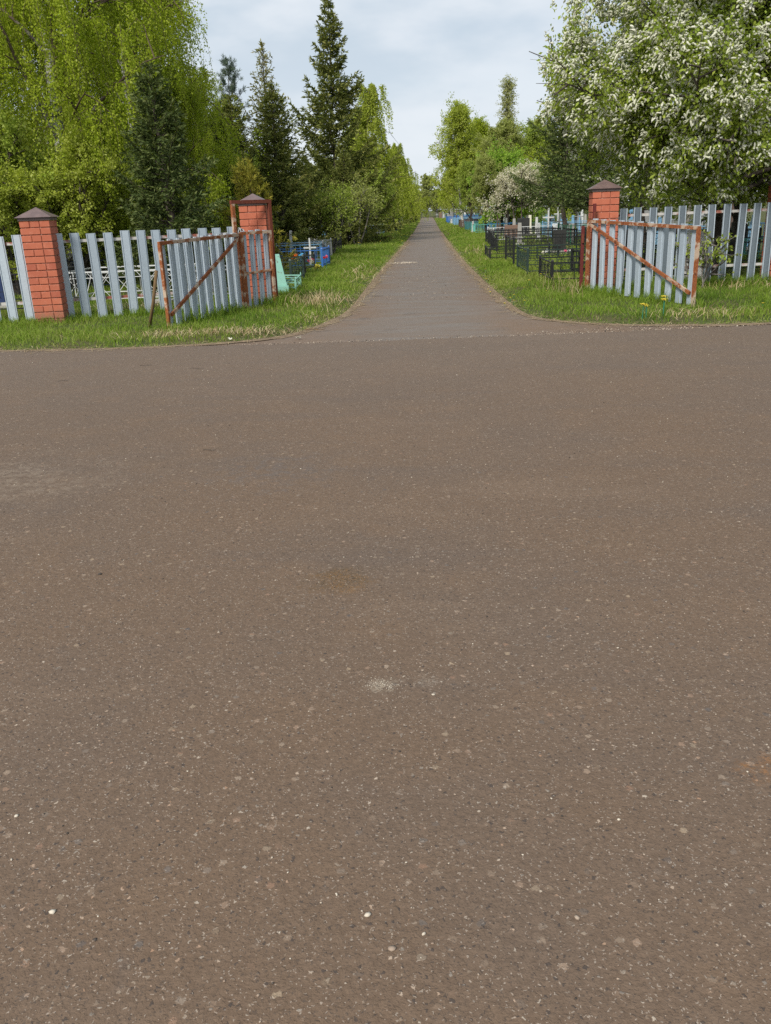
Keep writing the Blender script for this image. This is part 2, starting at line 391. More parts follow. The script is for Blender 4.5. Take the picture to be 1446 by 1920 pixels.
def vnoise(X, Y, s, seed=0):
    xi, yi = np.floor(X / s).astype(int), np.floor(Y / s).astype(int); fx, fy = X / s - xi, Y / s - yi
    h = lambda a, b: np.mod(np.sin(a * 127.1 + b * 311.7 + seed * 74.7) * 43758.5453, 1.0)
    fx = fx * fx * (3 - 2 * fx); fy = fy * fy * (3 - 2 * fy)
    return (h(xi, yi) * (1 - fx) + h(xi + 1, yi) * fx) * (1 - fy) + (h(xi, yi + 1) * (1 - fx) + h(xi + 1, yi + 1) * fx) * fy
def ground_z(X, Y, D=None):
    D = edge_dist(X, Y) if D is None else D
    t = np.clip((D + .12) / .6, 0, 1); t = t * t * (3 - 2 * t)
    return -.05 + t * (.058 + .026 * vnoise(X, Y, .55, 1) + .022 * vnoise(X, Y, 1.7, 2))
def gz(x, y): return float(ground_z(np.array([float(x)]), np.array([float(y)]))[0])

xs = np.unique(np.concatenate([np.linspace(-900, -60, 10), np.linspace(-60, -12, 25), np.linspace(-12, 9, 170), np.linspace(9, 60, 26), np.linspace(60, 900, 10)]))
ys = np.unique(np.concatenate([np.linspace(-300, 5, 10), np.linspace(8, 24, 130), np.linspace(24, 60, 90), np.linspace(60, 190, 60), np.linspace(190, 1500, 16)]))
X, Y = np.meshgrid(xs, ys)
Z = ground_z(X, Y)
nx, ny = len(xs), len(ys)
idx = np.arange(nx * ny).reshape(ny, nx)
F = np.stack([idx[:-1, :-1], idx[:-1, 1:], idx[1:, 1:], idx[1:, :-1]], -1).reshape(-1, 4)
tag(link('ground', np_mesh('ground', np.stack([X, Y, Z], -1).reshape(-1, 3), F, smooth=True), M['soil']), kind='structure')

def sheet(name, pts, z, mat):
    bm = bmesh.new(); vs = [bm.verts.new((x, y, z)) for x, y in pts]; f = bm.faces.new(vs)
    if f.normal.z < 0: f.normal_flip()
    bmesh.ops.triangulate(bm, faces=[f]); me = bpy.data.meshes.new(name); bm.to_mesh(me); bm.free()
    return tag(link(name, me, mat), kind='structure')
seam = [(-2.6, 9.56), (-2.1, 9.53), (-1.45, 9.50), (-.9, 9.505), (-.3, 9.535), (.04, 9.56), (.5, 9.57), (1.0, 9.585), (1.49, 9.61), (2.2, 9.64), (3.0, 9.75), (4.2, 9.88)]
seam = [(x, y + random.uniform(-.012, .012)) for x, y in resample(seam, .08)]
left_edge = [p for p in EL if p[0] < -2.65]; right_edge = [p for p in ER if p[0] > 4.3]
sheet('forecourt', seam + right_edge + [(60, -40), (-60, -40)] + left_edge[::-1], .007, M['asphalt'])
lane_l = [p for p in EL if p[0] > -3.2]; lane_r = [p for p in ER if p[0] < 5]
sheet('lane', lane_l + [(-3.2, 9.2), (5, 9.2)] + lane_r[::-1], .0, M['lane'])

def ribbon(name, line, mat, inner, outer, seed):
    zin = .0085; rs = random.Random(seed); P = resample(line, .06); V = []; Fq = []
    for i, p in enumerate(P):
        a, b = P[max(i - 1, 0)], P[min(i + 1, len(P) - 1)]
        d = Vector((b[0] - a[0], b[1] - a[1])).normalized(); n = Vector((-d.y, d.x))
        if edge_dist(np.array([p[0] + n.x * .3]), np.array([p[1] + n.y * .3]))[0] < 0: n = -n
        wob = vnoise(np.array([p[0] * 1.0]), np.array([p[1]]), .22, seed)[0] * .6 + vnoise(np.array([p[0]]), np.array([p[1]]), .9, seed)[0] * .6
        i0 = -inner * (.05 + 1.5 * wob * wob); o0 = outer
        for t in (0, .25, .6, 1.0):
            w = i0 + (o0 - i0) * t; x, y = p[0] + n.x * w, p[1] + n.y * w
            V.append((x, y, ((zin, zin + .003, .014 + .004 * rs.random(), .004) if y < 9.95 else (.0035, .007, .013 + .004 * rs.random(), .004))[(0, .25, .6, 1.0).index(t)]))
        if i:
            k = len(V) - 8
            for j in range(3): Fq.append((k + j, k + j + 1, k + j + 5, k + j + 4))
    me = bpy.data.meshes.new(name); me.from_pydata(V, [], Fq); me.update()
    bm = bmesh.new(); bm.from_mesh(me)
    for f in bm.faces:
        if f.normal.z < 0: f.normal_flip()
    bm.to_mesh(me); bm.free()
    for q in me.polygons: q.use_smooth = True
    return tag(link(name, me, mat), kind='structure')
ribbon('dirt_edge', [p for p in EL if p[1] < 60 and p[0] > -14], M['dirt'], .09, .07, 3)
ribbon('dirt_edge', [p for p in ER if p[1] < 60 and p[0] < 12], M['dirt'], .12, .07, 4)

# ------------------------------------------------------------------ grass, straw, pebbles
def blades(X, Y, h, w, lean, seed, zoff=0.0):
    """curved three-sided blades of two segments; returns verts, quads"""
    r = np.random.default_rng(seed); n = len(X); Z = ground_z(X, Y) - .01 + zoff
    az = r.uniform(0, 2 * PI, n); fa = r.uniform(0, 2 * PI, n)
    d = np.stack([np.cos(az), np.sin(az), np.zeros(n)], -1); s = np.stack([np.cos(fa), np.sin(fa), np.zeros(n)], -1)
    B = np.stack([X, Y, Z], -1); l = (lean * r.uniform(.2, 1.3, n))[:, None] * h[:, None]
    up = np.array([0, 0, 1.0]); hh = h[:, None]
    m = B + up * hh * .55 + d * l * .35; t = B + up * hh * (1 - .35 * np.minimum(1, l / hh)) + d * l
    sw = s * (w[:, None] / 2)
    V = np.stack([B - sw, B + sw, m + sw * .8, m - sw * .8, t + sw * .12, t - sw * .12], 1).reshape(-1, 3)
    k = np.arange(n)[:, None] * 6
    F = np.concatenate([k + np.array([0, 1, 2, 3]), k + np.array([3, 2, 4, 5])], 1).reshape(-1, 4)
    return V, F
def scatter(n, x0, x1, y0, y1, seed, dmin=-.05, soft=.26):
    r = np.random.default_rng(seed); X = r.uniform(x0, x1, n); Y = r.uniform(y0, y1, n); D = edge_dist(X, Y)
    thr = dmin + soft * vnoise(X, Y, .35, seed) * r.uniform(.2, 1.2, n)
    k = D > thr; return X[k], Y[k], D[k]
Vs, Fs, Rs = [], [], []; off = 0
for (n, x0, x1, y0, y1, hm, wd, seed) in (
        (60000, -7.6, -1.0, 9.4, 15.5, .085, .007, 1), (52000, .9, 6.8, 9.8, 15.8, .100, .007, 2),
        (30000, -3.2, -.9, 15.5, 26, .10, .012, 3), (30000, .8, 3.2, 15.5, 26, .10, .012, 4),
        (22000, -3.4, -.8, 26, 48, .13, .022, 5), (22000, .8, 3.4, 26, 48, .13, .022, 6),
        (9000, -3.5, -.8, 48, 90, .13, .04, 7), (9000, .8, 3.5, 48, 90, .13, .04, 8), (4000, -4, -.9, 90, 150, .14, .07, 9), (4000, .9, 4, 90, 150, .14, .07, 10),
        (16000, -9, -3.0, 14.5, 26, .13, .014, 11), (14000, 2.8, 8, 15, 28, .13, .014, 12), (12000, -14, -3.2, 26, 50, .14, .03, 13), (10000, 3, 12, 28, 55, .14, .03, 14)):
    x, y, D = scatter(n, x0, x1, y0, y1, seed)
    r = np.random.default_rng(seed + 50)
    cl = vnoise(x, y, .45, 5); cl2 = vnoise(x, y, 1.3, 9)
    keep = r.uniform(0, 1, len(x)) < .45 + .75 * cl; x, y, D, cl, cl2 = x[keep], y[keep], D[keep], cl[keep], cl2[keep]
    h = hm * .85 * (.35 + .75 * cl + .55 * cl2) * r.uniform(.5, 1.35, len(x)) * np.clip(.35 + D / .7, .35, 1.0)
    w = wd * r.uniform(.7, 1.3, len(x))
    V, F = blades(x, y, h, w, .75, seed)
    Vs.append(V); Fs.append(F + off); off += len(V)
    rv = np.clip(.0 + .55 * cl2 + .35 * vnoise(x, y, .8, 21) + r.normal(0, .17, len(x)) + (.12 if y0 >= 15 else 0), 0, 1)
    dry = r.uniform(0, 1, len(x)) < .08; rv[dry] = 1
    Rs.append(np.repeat(rv, 2))
r = np.random.default_rng(404)
for (a, b, n, sd, hm) in (((-3.35, 10.95), (-2.74, 13.1), 1500, .10, .17), ((-2.74, 13.1), (-2.2, 13.7), 900, .14, .20), ((2.45, 14.0), (3.42, 11.4), 2000, .12, .17), ((2.95, 14.1), (5.5, 14.4), 2600, .13, .19),
                          ((-5.2, 12.35), (-2.95, 13.4), 1500, .10, .15), ((-7.8, 11.9), (-5.1, 12.2), 1200, .10, .14), ((2.0, 15.2), (2.5, 13.6), 900, .15, .18), ((-2.4, 15.4), (-2.2, 13.8), 700, .16, .18)):
    t = r.uniform(0, 1, n); x = a[0] + (b[0] - a[0]) * t + r.normal(0, sd, n); y = a[1] + (b[1] - a[1]) * t + r.normal(0, sd, n)
    k = vnoise(x, y, .28, 31) > .38; x, y = x[k], y[k]
    V, F = blades(x, y, hm * r.uniform(.4, 1.3, len(x)), r.uniform(.005, .011, len(x)), .8, 405)
    Vs.append(V); Fs.append(F + off); off += len(V); Rs.append(np.repeat(np.clip(r.normal(.42, .22, len(x)), 0, 1), 2))
tag(link('grass', np_mesh('grass', np.concatenate(Vs), np.concatenate(Fs), np.concatenate(Rs)), M['grass']), 'fresh green grass on the verges around gates and graves', 'grass', kind='stuff')

Vs, Fs, Rs = [], [], []; off = 0
r = np.random.default_rng(77)
def drypatch(n, cx, cy, sx, sy, hm, wd, lean):
    global off
    x = r.normal(cx, sx, n); y = r.normal(cy, sy, n); D = edge_dist(x, y); k = D > -.03; x, y = x[k], y[k]
    h = hm * r.uniform(.4, 1.5, len(x)); V, F = blades(x, y, h, np.full(len(x), wd) * r.uniform(.6, 1.3, len(x)), lean, int(r.integers(1e6)), .02)
    Vs.append(V); Fs.append(F + off); off += len(V); Rs.append(np.repeat(r.uniform(0, 1, len(x)), 2))
drypatch(385, -1.75, 13.6, .28, .45, .17, .006, 1.4)
drypatch(495, -2.25, 10.35, .42, .16, .08, .006, 2.2)
drypatch(275, -3.2, 10.3, .35, .18, .08, .006, 2.0)
drypatch(143, -1.5, 20.5, .2, 1.2, .16, .010, 1.5)
drypatch(275, 3.3, 10.7, .5, .25, .09, .006, 1.8)
drypatch(137, 2.2, 14.2, .2, .5, .22, .006, .8)
drypatch(143, 1.6, 27, .2, 2, .15, .012, 1.5)
drypatch(165, 4.7, 13.9, .5, .15, .12, .007, 1.6)
drypatch(385, -4.3, 13.6, .7, .2, .14, .008, 1.2)
drypatch(495, -1.5, 11.6, .2, 1.6, .05, .006, 2.5)
# flat straw litter along the asphalt edge
for L, n in ((EL, 5500), (ER, 5500)):
    P = np.array([p for p in resample([q for q in L if q[1] < 42 and abs(q[0]) < 9], .02)]); q = P[r.integers(0, len(P), n)] + r.normal(0, .085, (n, 2))
    h = r.uniform(.02, .10, n); V, F = blades(q[:, 0], q[:, 1], h, np.full(n, .005) * (1 + q[:, 1] / 30), 3.0, 991)
    V[:, 2] = np.maximum(.012, V[:, 2] * .25 + .02); Vs.append(V); Fs.append(F + off); off += len(V); Rs.append(np.repeat(r.uniform(0, 1, n), 2))
tag(link('dry_grass', np_mesh('dry_grass', np.concatenate(Vs), np.concatenate(Fs), np.concatenate(Rs)), M['straw']), 'dry straw coloured grass matted along the asphalt edge and gate', 'dry grass', kind='stuff')

ICO_V = None
bm = bmesh.new(); bmesh.ops.create_icosphere(bm, subdivisions=1, radius=1.0); bm.verts.ensure_lookup_table()
ICO_V = np.array([v.co[:] for v in bm.verts]); ICO_F = np.array([[v.index for v in f.verts] for f in bm.faces]); bm.free()
def stones(X, Y, Z, S, seed, var):
    r = np.random.default_rng(seed); n = len(X)
    V = ICO_V[None] * r.uniform(.75, 1.2, (n, len(ICO_V), 1)) * np.stack([S * r.uniform(.8, 1.4, n), S * r.uniform(.7, 1.1, n), S * r.uniform(.4, .7, n)], -1)[:, None]
    a = r.uniform(0, 2 * PI, n); c, s = np.cos(a)[:, None], np.sin(a)[:, None]
    V = np.stack([V[..., 0] * c - V[..., 1] * s, V[..., 0] * s + V[..., 1] * c, V[..., 2]], -1) + np.stack([X, Y, Z], -1)[:, None]
    F = (np.arange(n)[:, None, None] * len(ICO_V) + ICO_F[None]).reshape(-1, 3)
    return V.reshape(-1, 3), F, np.repeat(var, len(ICO_F))
r = np.random.default_rng(5)
PX, PY, PS, PV = [], [], [], []
def spread(n, x, y, s, v): PX.append(x); PY.append(y); PS.append(s); PV.append(v)
n = 2600; yy = r.uniform(.9, 9.3, n) ** 1.0; xx = r.uniform(-1, 1, n) * (yy * .55 + .5); spread(n, xx, yy, r.uniform(.0010, .0030, n) * (1 + .1 * yy), np.clip(r.normal(.45, .3, n), 0, 1))
n = 1500; sp = np.array(seam)[r.integers(0, len(seam), n)]; spread(n, sp[:, 0] + r.normal(0, .02, n), sp[:, 1] + np.abs(r.normal(0, .09, n)) - .02, r.uniform(.002, .008, n), np.clip(r.normal(.5, .25, n), 0, 1))
n = 260; spread(n, r.normal(2.3, .6, n), r.normal(9.85, .1, n), r.uniform(.002, .009, n), np.clip(r.normal(.5, .25, n), 0, 1))
n = 160; a = r.normal(0, 1, (n, 2)); bx, by = spot(716, 1287); spread(n, bx + a[:, 0] * .03, by + a[:, 1] * .022, r.uniform(.0008, .002, n), r.uniform(.7, 1, n))
n = 220; a = r.normal(0, 1, (n, 2)); bx, by = spot(640, 1090); spread(n, bx + a[:, 0] * .06, by + a[:, 1] * .06, r.uniform(.001, .0025, n), r.uniform(0, .6, n))
n = 700; spread(n, r.normal(0, .6, n), r.uniform(14, 26, n), r.uniform(.004, .011, n), np.clip(r.normal(.5, .25, n), 0, 1))
n = 140; spread(n, r.normal(-.65, .22, n), 24.5 + r.normal(0, .18, n), r.uniform(.008, .022, n), r.uniform(.6, 1, n))
PX, PY, PS, PV = map(np.concatenate, (PX, PY, PS, PV))
inside = edge_dist(PX, PY) < .1; PX, PY, PS, PV = PX[inside], PY[inside], PS[inside], PV[inside]
PZ = np.where((PY < 9.5) | (PX > 1.6), .0075, .002) + PS * .25
V, F, vv = stones(PX, PY, PZ, PS, 3, PV)
tag(link('gravel', np_mesh('gravel', V, F, vv), M['pebble']), 'loose grit and crumbs of stone scattered over the asphalt', 'gravel', kind='stuff')

def pebble(px, py, size, val, label):
    x, y = spot(px, py); V, F, vv = stones(np.array([0.]), np.array([0.]), np.array([0.]), np.array([size]), int(px), np.array([val]))
    o = link('pebble', np_mesh('pebble', V, F, vv, smooth=True), M['pebble']); o.location = (x, y, .007 + size * .3)
    tag(o, label, 'pebble', 'stones lying on the forecourt')
pebble(690, 1722, .0065, .95, 'pale cream pebble at the bottom centre of the forecourt')
pebble(100, 1716, .0065, 1.0, 'bright white pebble low on the left side of the forecourt')
pebble(813, 1307, .0055, .85, 'tan pebble just right of the white crumb patch')
pebble(795, 1757, .005, .9, 'small beige pebble right below the pale cream one')
pebble(1082, 1727, .0065, .62, 'orange tan pebble low on the right of the forecourt')
pebble(736, 1785, .007, .55, 'dull brown pebble near the bottom edge centre')
pebble(188, 1080, .008, .05, 'dark brown pebble left of the rusty stain')
pebble(32, 1535, .005, .95, 'whitish pebble at the far left edge of the forecourt')
pebble(1113, 1410, .004, .8, 'grey white pebble right of centre on the forecourt')
pebble(1160, 1542, .004, .98, 'tiny white pebble on the right half of the forecourt')

def twig(px, py, L, ang, label, mat='bark_dark', r0=.004, z=.012, bend=.15, name='twig', cat='twig'):
    x, y = spot(px, py); m = MB(); rs = random.Random(px)
    L *= .6; r0 *= .5
    pts = [((i / 6 - .5) * L, math.sin(i * 1.1) * L * bend * rs.uniform(.6, 1), .002 * rs.random()) for i in range(7)]
    m.tube(pts, [r0, r0, r0 * .9, r0 * .8, r0 * .7, r0 * .6, r0 * .35], 5)
    m.tube([pts[3], (pts[3][0] + L * .15, pts[3][1] + L * .12, .004)], [r0 * .6, r0 * .3], 4)
    o = m.build(name, M[mat], smooth=True); o.location = (x, y, z); o.rotation_euler = (0, 0, ang)
    return tag(o, label, cat, 'twigs on the asphalt')
twig(275, 687, .20, .2, 'thin dark twig on the forecourt below the leaning stick')
twig(370, 693, .24, -.2, 'dark curved twig on the forecourt below the wide rusty gate')
twig(120, 716, .16, .5, 'short dark twig on the forecourt below the left brick pillar')
twig(393, 847, .14, -.1, 'thin straight twig further down the forecourt, left of centre')
twig(709, 556, .32, .3, 'dark stick lying on the lane near its left edge', z=.008, r0=.008)
twig(592, 622, .42, -.1, 'bent bare branch lying where lane and left verge meet', 'stick', .012, .03, .25, 'branch', 'branch')
m = MB()
for k in range(5):
    a = k * 1.3; m.bar((0, 0, 0), (.05 * math.cos(a), .05 * math.sin(a), .012 + .01 * k), .035, .003)
for px, py, s, lab in ((432, 640, 1.0, 'curled white paper scrap in the straw below the wide rusty gate'), (560, 637, .9, 'flat pale scrap lying beside the lane seam on the left')):
    x, y = spot(px, py); o = m.build('paper_scrap', M['cream']); o.location = (x, y, .02); o.scale = (s * .8, s * .55, s * .5); o.rotation_euler = (0, 0, px); tag(o, lab, 'paper scrap')

# ------------------------------------------------------------------ brick pillars
def pillar(loc, rz, h, label, w=.405):
    t = thing('brick_pillar', label, 'pillar', loc, rz, 'red brick pillars of the cemetery fence')
    core = MB(); core.box((0, 0, h / 2 - .02), (w - .026, w - .026, h - .01))
    core.build('mortar_core', M['mortar'], t)
    b = MB(); n = int(round(h / .097)); ch = h / n; q = w / 3; rs = random.Random(int(loc[0] * 100))
    for i in range(n):
        z = ch * (i + .5); hb = ch - .013
        for side in range(4):
            a = side * PI / 2
            flip = (i + side) % 2
            # one long brick and one header on each face
            for (x0, x1) in (((-w / 2, -w / 2 + 2 * q), (-w / 2 + 2 * q, w / 2 - q)) if flip else ((-w / 2, -w / 2 + q), (-w / 2 + q, w / 2 - q))):
                if x1 - x0 < .02: continue
                cx = (x0 + x1) / 2; L = x1 - x0 - .012; j = rs.uniform(-.0015, .0015)
                lx, ly = cx, -w / 2 + q / 2 + j
                b.box((lx * math.cos(a) - ly * math.sin(a), lx * math.sin(a) + ly * math.cos(a), z), (L, q, hb), a)
            if True:
                lx, ly = w / 2 - q / 2, -w / 2 + q / 2 
                b.box((lx * math.cos(a) - ly * math.sin(a), lx * math.sin(a) + ly * math.cos(a), z), (q - .004, q, hb - .0004 * side), a)
    b.build('brickwork', M['brick'], t, bevel=.0035)
    c = MB(); e = w / 2 + .045
    c.box((0, 0, h + .022), (w + .02, w + .02, .044))
    c.add([(-e, -e, h + .040), (e, -e, h + .040), (e, e, h + .040), (-e, e, h + .040), (0, 0, h + .175)], [(0, 1, 4), (1, 2, 4), (2, 3, 4), (3, 0, 4), (3, 2, 1, 0)])
    c.build('cap', M['cap'], t)
    return t
pillar((-5.42, 12.33, .0), math.radians(9), 1.42, 'red brick pillar at left end with brown pyramid cap')
pillar((-2.675, 13.90, .02), math.radians(3), 1.50, 'red brick pillar behind the narrow rusty wicket and post frame')
pillar((2.755, 14.30, .02), math.radians(-2), 1.50, 'red brick pillar right of lane touched by white blossom branches')
pillar((5.69, 14.72, .02), math.radians(3), 1.50, 'red brick pillar at the far right picture edge')

# ------------------------------------------------------------------ picket fences and gates
def picket_mesh(h, w=.116, d=.026, inner=False, seed=0):
    """folded sheet-steel channel: flat face, two returned flanges with lips"""
    t = .0022; l = .014; rs = random.Random(seed); m = MB()
    if not inner:   # flat face towards -y with a pressed groove near each side
        prof = [(-w / 2, d), (-w / 2, -.002), (-w / 2 + .012, -.002), (-w / 2 + .015, .010), (-w / 2 + .021, .010), (-w / 2 + .024, -.004), (w / 2 - .018, -.004), (w / 2 - .014, .006), (w / 2, .006), (w / 2, d)]
    else:
        prof = [(-w / 2 + l, -.012), (-w / 2, -.012), (-w / 2, d - .012), (w / 2, d - .012), (w / 2, -.012), (w / 2 - l, -.012)]; d = d
    n = len(prof); zs = [0, h * .33, h * .66, h]; V = []
    jx = [0, rs.uniform(-.003, .003), rs.uniform(-.003, .003), 0]
    for off in (0, 1):
        for zi, z in enumerate(zs):
            for i, (x, y) in enumerate(prof):
                sgn = t * off
                V.append((x * (1 - .006 * off) + jx[zi], y + sgn, z))
    Fq = []; K = len(zs)
    for off in (0, 1):
        b = off * n * K
        for zi in range(K - 1):
            for i in range(n - 1):
                q = (b + zi * n + i, b + zi * n + i + 1, b + (zi + 1) * n + i + 1, b + (zi + 1) * n + i)
                Fq.append(q if not off else q[::-1])
    top0, top1 = (K - 1) * n, n * K + (K - 1) * n
    for i in range(n - 1):
        Fq.append((top0 + i, top0 + i + 1, top1 + i + 1, top1 + i)); Fq.append((i + 1, i, n * K + i, n * K + i + 1))
    m.add(V, Fq)
    me = bpy.data.meshes.new('picket'); me.from_pydata(m.v, [], m.f); me.update()
    if inner:
        me.materials.append(M['galv']); me.materials.append(M['galv_dull_shaded'])
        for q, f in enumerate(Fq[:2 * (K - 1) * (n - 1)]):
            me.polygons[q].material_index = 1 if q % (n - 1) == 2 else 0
    return me
def fence(p0, p1, n, label, inner, mat, h=1.18, z0=.05, ext=.0):
    dx, dy = p1[0] - p0[0], p1[1] - p0[1]; L = math.hypot(dx, dy); rz = math.atan2(dy, dx); rs = random.Random(int(L * 1000))
    t = thing('metal_picket_fence', label, 'fence', (p0[0], p0[1], z0), rz, 'galvanised picket fence sections')
    for z in (.26, h - .105):
        mb = MB(); mb.bar((-.04 - ext, .052, z), (L + .04 + ext, .052, z), .03, .04); mb.build('rail', M['railpaint'], t)
    mesh_pool = [picket_mesh(h, w=.114 if inner else .130, inner=inner, seed=k) for k in range(4)]
    for me in mesh_pool:
        if not inner: me.materials.append(mat)
    for i in range(n):
        o = bpy.data.objects.new('picket', mesh_pool[i % 4]); COL.objects.link(o); o.parent = t
        o.location = (L * i / max(1, n - 1), rs.uniform(-.002, .002), rs.uniform(-.012, .012))
        o.rotation_euler = (rs.uniform(-.008, .008), rs.uniform(-.012, .012), rs.uniform(-.03, .03))
    return t
fence((-5.22, 12.46), (-2.97, 13.53), 12, 'galvanised picket fence between the two left brick pillars', False, M['galv'])
fence((-7.85, 12.0), (-5.74, 12.28), 10, 'galvanised picket fence left of the left brick pillar', False, M['galv'])
fence((3.05, 14.28), (5.42, 14.52), 11, 'dull grey picket fence right of lane with shade-darkened channels facing out', True, M['galv_dull_shaded'], 1.19, .07)

def leaf_gate(name, p0, p1, zt0, zt1, zb, n, label, brace, group, mid=None, stile1='rust', flip=1, pw=.105, tw=.04):
    """p0 hinge end, p1 free end; top heights zt0 / zt1"""
    dx, dy = p1[0] - p0[0], p1[1] - p0[1]; L = math.hypot(dx, dy); rz = math.atan2(dy, dx)
    t = thing(name, label, 'gate', (p0[0], p0[1], 0), rz, group)
    mb = MB(); mb.bar((-.02, 0, zt0), (L + .02, 0, zt1), .035, .042); mb.build('top_rail', M['rust'], t)
    mb = MB(); mb.bar((0, 0, zb), (0, 0, zt0 - .021), tw, tw); mb.build('stile', M['rust'], t)
    mb = MB(); mb.bar((L, 0, zb - .03), (L, 0, zt1 - .021), tw, tw); mb.build('stile', M['rust'], t)
    if brace:
        a, b = ((.05, -flip * .002, zt0 - .05), (L - .08, -flip * .002, zb + .14)) if brace == 1 else ((.05, 0, zb), (L, 0, zt1))
        mb = MB(); mb.bar(a, b, .030, .040); mb.build('diagonal_brace', M['rust'], t)
    if mid:
        mb = MB(); mb.bar((.02, 0, mid), (L - .02, 0, mid + .02), .03, .034); mb.build('mid_rail', M['rust'], t)
    rs = random.Random(n + int(L * 100)); pool = []
    for k in range(3):
        me = picket_mesh(1.0, w=pw, seed=40 + k); me.materials.append(M['galv']); pool.append(me)
    for i in range(n):
        u = (i + .5) / n; zt = zt0 + (zt1 - zt0) * u + .035 + rs.uniform(-.008, .008)
        o = bpy.data.objects.new('picket', pool[i % 3]); COL.objects.link(o); o.parent = t
        o.location = (L * u, flip * .028, zb - .01); o.scale = (1, flip, zt - zb + .01); o.rotation_euler = (0, rs.uniform(-.012, .012), rs.uniform(-.03, .03))
    return t
# left: the wide leaf stands swung out towards the road
leaf_gate('gate_leaf', (-2.76, 13.05), (-3.34, 11.0), 1.115, 1.085, .06, 10, 'wide rusty framed gate leaf of grey slats leaning beside the left verge', 1, 'rusty framed gate leaves', flip=-1)
leaf_gate('wicket_gate', (-2.74, 13.10), (-2.385, 13.50), 1.13, 1.135, .06, 4, 'narrow rusty wicket with grey slats in front of brick pillar', 0, None, mid=.56, flip=1, pw=.078)
leaf_gate('gate_leaf', (2.47, 13.93), (3.40, 11.45), 1.10, 1.01, .07, 11, 'wide rusty framed gate leaf of grey slats right of the lane', 1, 'rusty framed gate leaves', flip=1)
# rusty portal round the wicket
t = thing('post_frame', 'tall rusty post frame standing round the wicket and pillar', 'post frame', (-2.84, 13.22, 0), math.atan2(.47, .46))
Lp = math.hypot(.46, .47)
for x in (0, Lp):
    mb = MB(); mb.bar((x, .03, -.05), (x, .03, 1.545), .05, .05); mb.build('post', M['rust'] if x == 0 else M['rust_dark'], t)
mb = MB(); mb.bar((-.03, .03, 1.57), (Lp + .03, .03, 1.57), .05, .05); mb.build('crossbar', M['rust_dark'], t)
mb = MB()
for k in range(3): mb.ring((.05 + .03 * k, -.01, 1.16 - .012 * k), .045, .011, 'y' if k % 2 else 'x', 12)
o = mb.build('wire_loop', M['grey'], t)
for (x, y, h, lab) in ((2.40, 14.02, 1.08, 'shorter maroon gate post left of the right brick pillar'), (2.555, 13.97, 1.40, 'taller maroon gate post in front of the right brick pillar')):
    t = thing('gate_post', lab, 'post', (x, y, -.05), .1, 'maroon gate posts')
    mb = MB(); mb.bar((0, 0, 0), (0, 0, h), .045, .045); mb.build('post', M['maroon'], t, bevel=.004)
    mb = MB(); mb.tube([(.0, -.035, h - .25), (.0, -.035, h - .12)], .018, 8); mb.build('hinge', M['rust_dark'], t)
mb = MB(); x0, y0 = spot(278, 620)
a = Vector((x0, y0, -.04)); b = Vector((-3.41, 10.97, .76)); mb.tube([tuple(Vector((0, 0, 0))), tuple((b - a) * .5 + Vector((.01, 0, 0))), tuple(b - a)], .021, 8)
o = mb.build('wooden_stick', M['stick'], smooth=True); o.location = a; tag(o, 'leaning wooden stick propping the free end of left gate', 'stick')

# ------------------------------------------------------------------ trees
class Tubes:
    def __init__(s): s.V = []; s.F = []; s.n = 0; s.A = []
    def add(s, P, R, k):
        P = np.asarray(P, float); m = len(P); R = np.asarray(R, float)
        T = np.gradient(P, axis=0); T /= np.linalg.norm(T, axis=1, keepdims=True) + 1e-9
        ref = np.where(np.abs(T[:, 2:3]) < .85, np.array([[0, 0, 1.0]]), np.array([[1.0, 0, 0]]))
        U = np.cross(T, np.broadcast_to(ref[:1], T.shape)); U /= np.linalg.norm(U, axis=1, keepdims=True) + 1e-9; W = np.cross(T, U)
        a = np.arange(k) * 2 * PI / k
        V = P[:, None] + R[:, None, None] * (np.cos(a)[None, :, None] * U[:, None] + np.sin(a)[None, :, None] * W[:, None])
        i = np.arange(m - 1)[:, None] * k; j = np.arange(k)[None]; j2 = (j + 1) % k
        F = np.stack([i + j, i + j2, i + k + j2, i + k + j], -1).reshape(-1, 4) + s.n
        s.V.append(V.reshape(-1, 3)); s.F.append(F); s.n += m * k; s.A.append(np.repeat((R[:-1] + R[1:]) / 2, k))
    def mesh(s, name): return np_mesh(name, np.concatenate(s.V), np.concatenate(s.F), np.clip(np.concatenate(s.A) / .08, 0, 1), smooth=True)

def unit(v): return v / (np.linalg.norm(v, axis=-1, keepdims=True) + 1e-9)
def curve(start, d, L, n, rise, wob, r):
    P = [np.array(start, float)]; d = unit(np.array(d, float))
    for i in range(n):
        d = unit(d + np.array([0, 0, rise / n]) + r.normal(0, wob, 3)); P.append(P[-1] + d * L / n)
    return np.array(P)
def lerp_on(P, t):
    q = t * (len(P) - 1); i = min(int(q), len(P) - 2); return P[i] + (P[i + 1] - P[i]) * (q - i), unit(P[i + 1] - P[i])
def rhomb(B, D, L, W, r, fold=.0):
    """leaf shaped quads from base points along directions"""
    n = len(B); S = unit(np.cross(D, unit(r.normal(0, 1, (n, 3))))); Nn = np.cross(D, S)
    mid = B + D * (L * .45)[:, None]; sw = S * (W / 2)[:, None]; up = Nn * (W * fold)[:, None]
    V = np.stack([B, mid + sw + up, B + D * L[:, None], mid - sw + up], 1).reshape(-1, 3)
    return V
def quads(V, var): return V, np.arange(len(V)).reshape(-1, 4), var

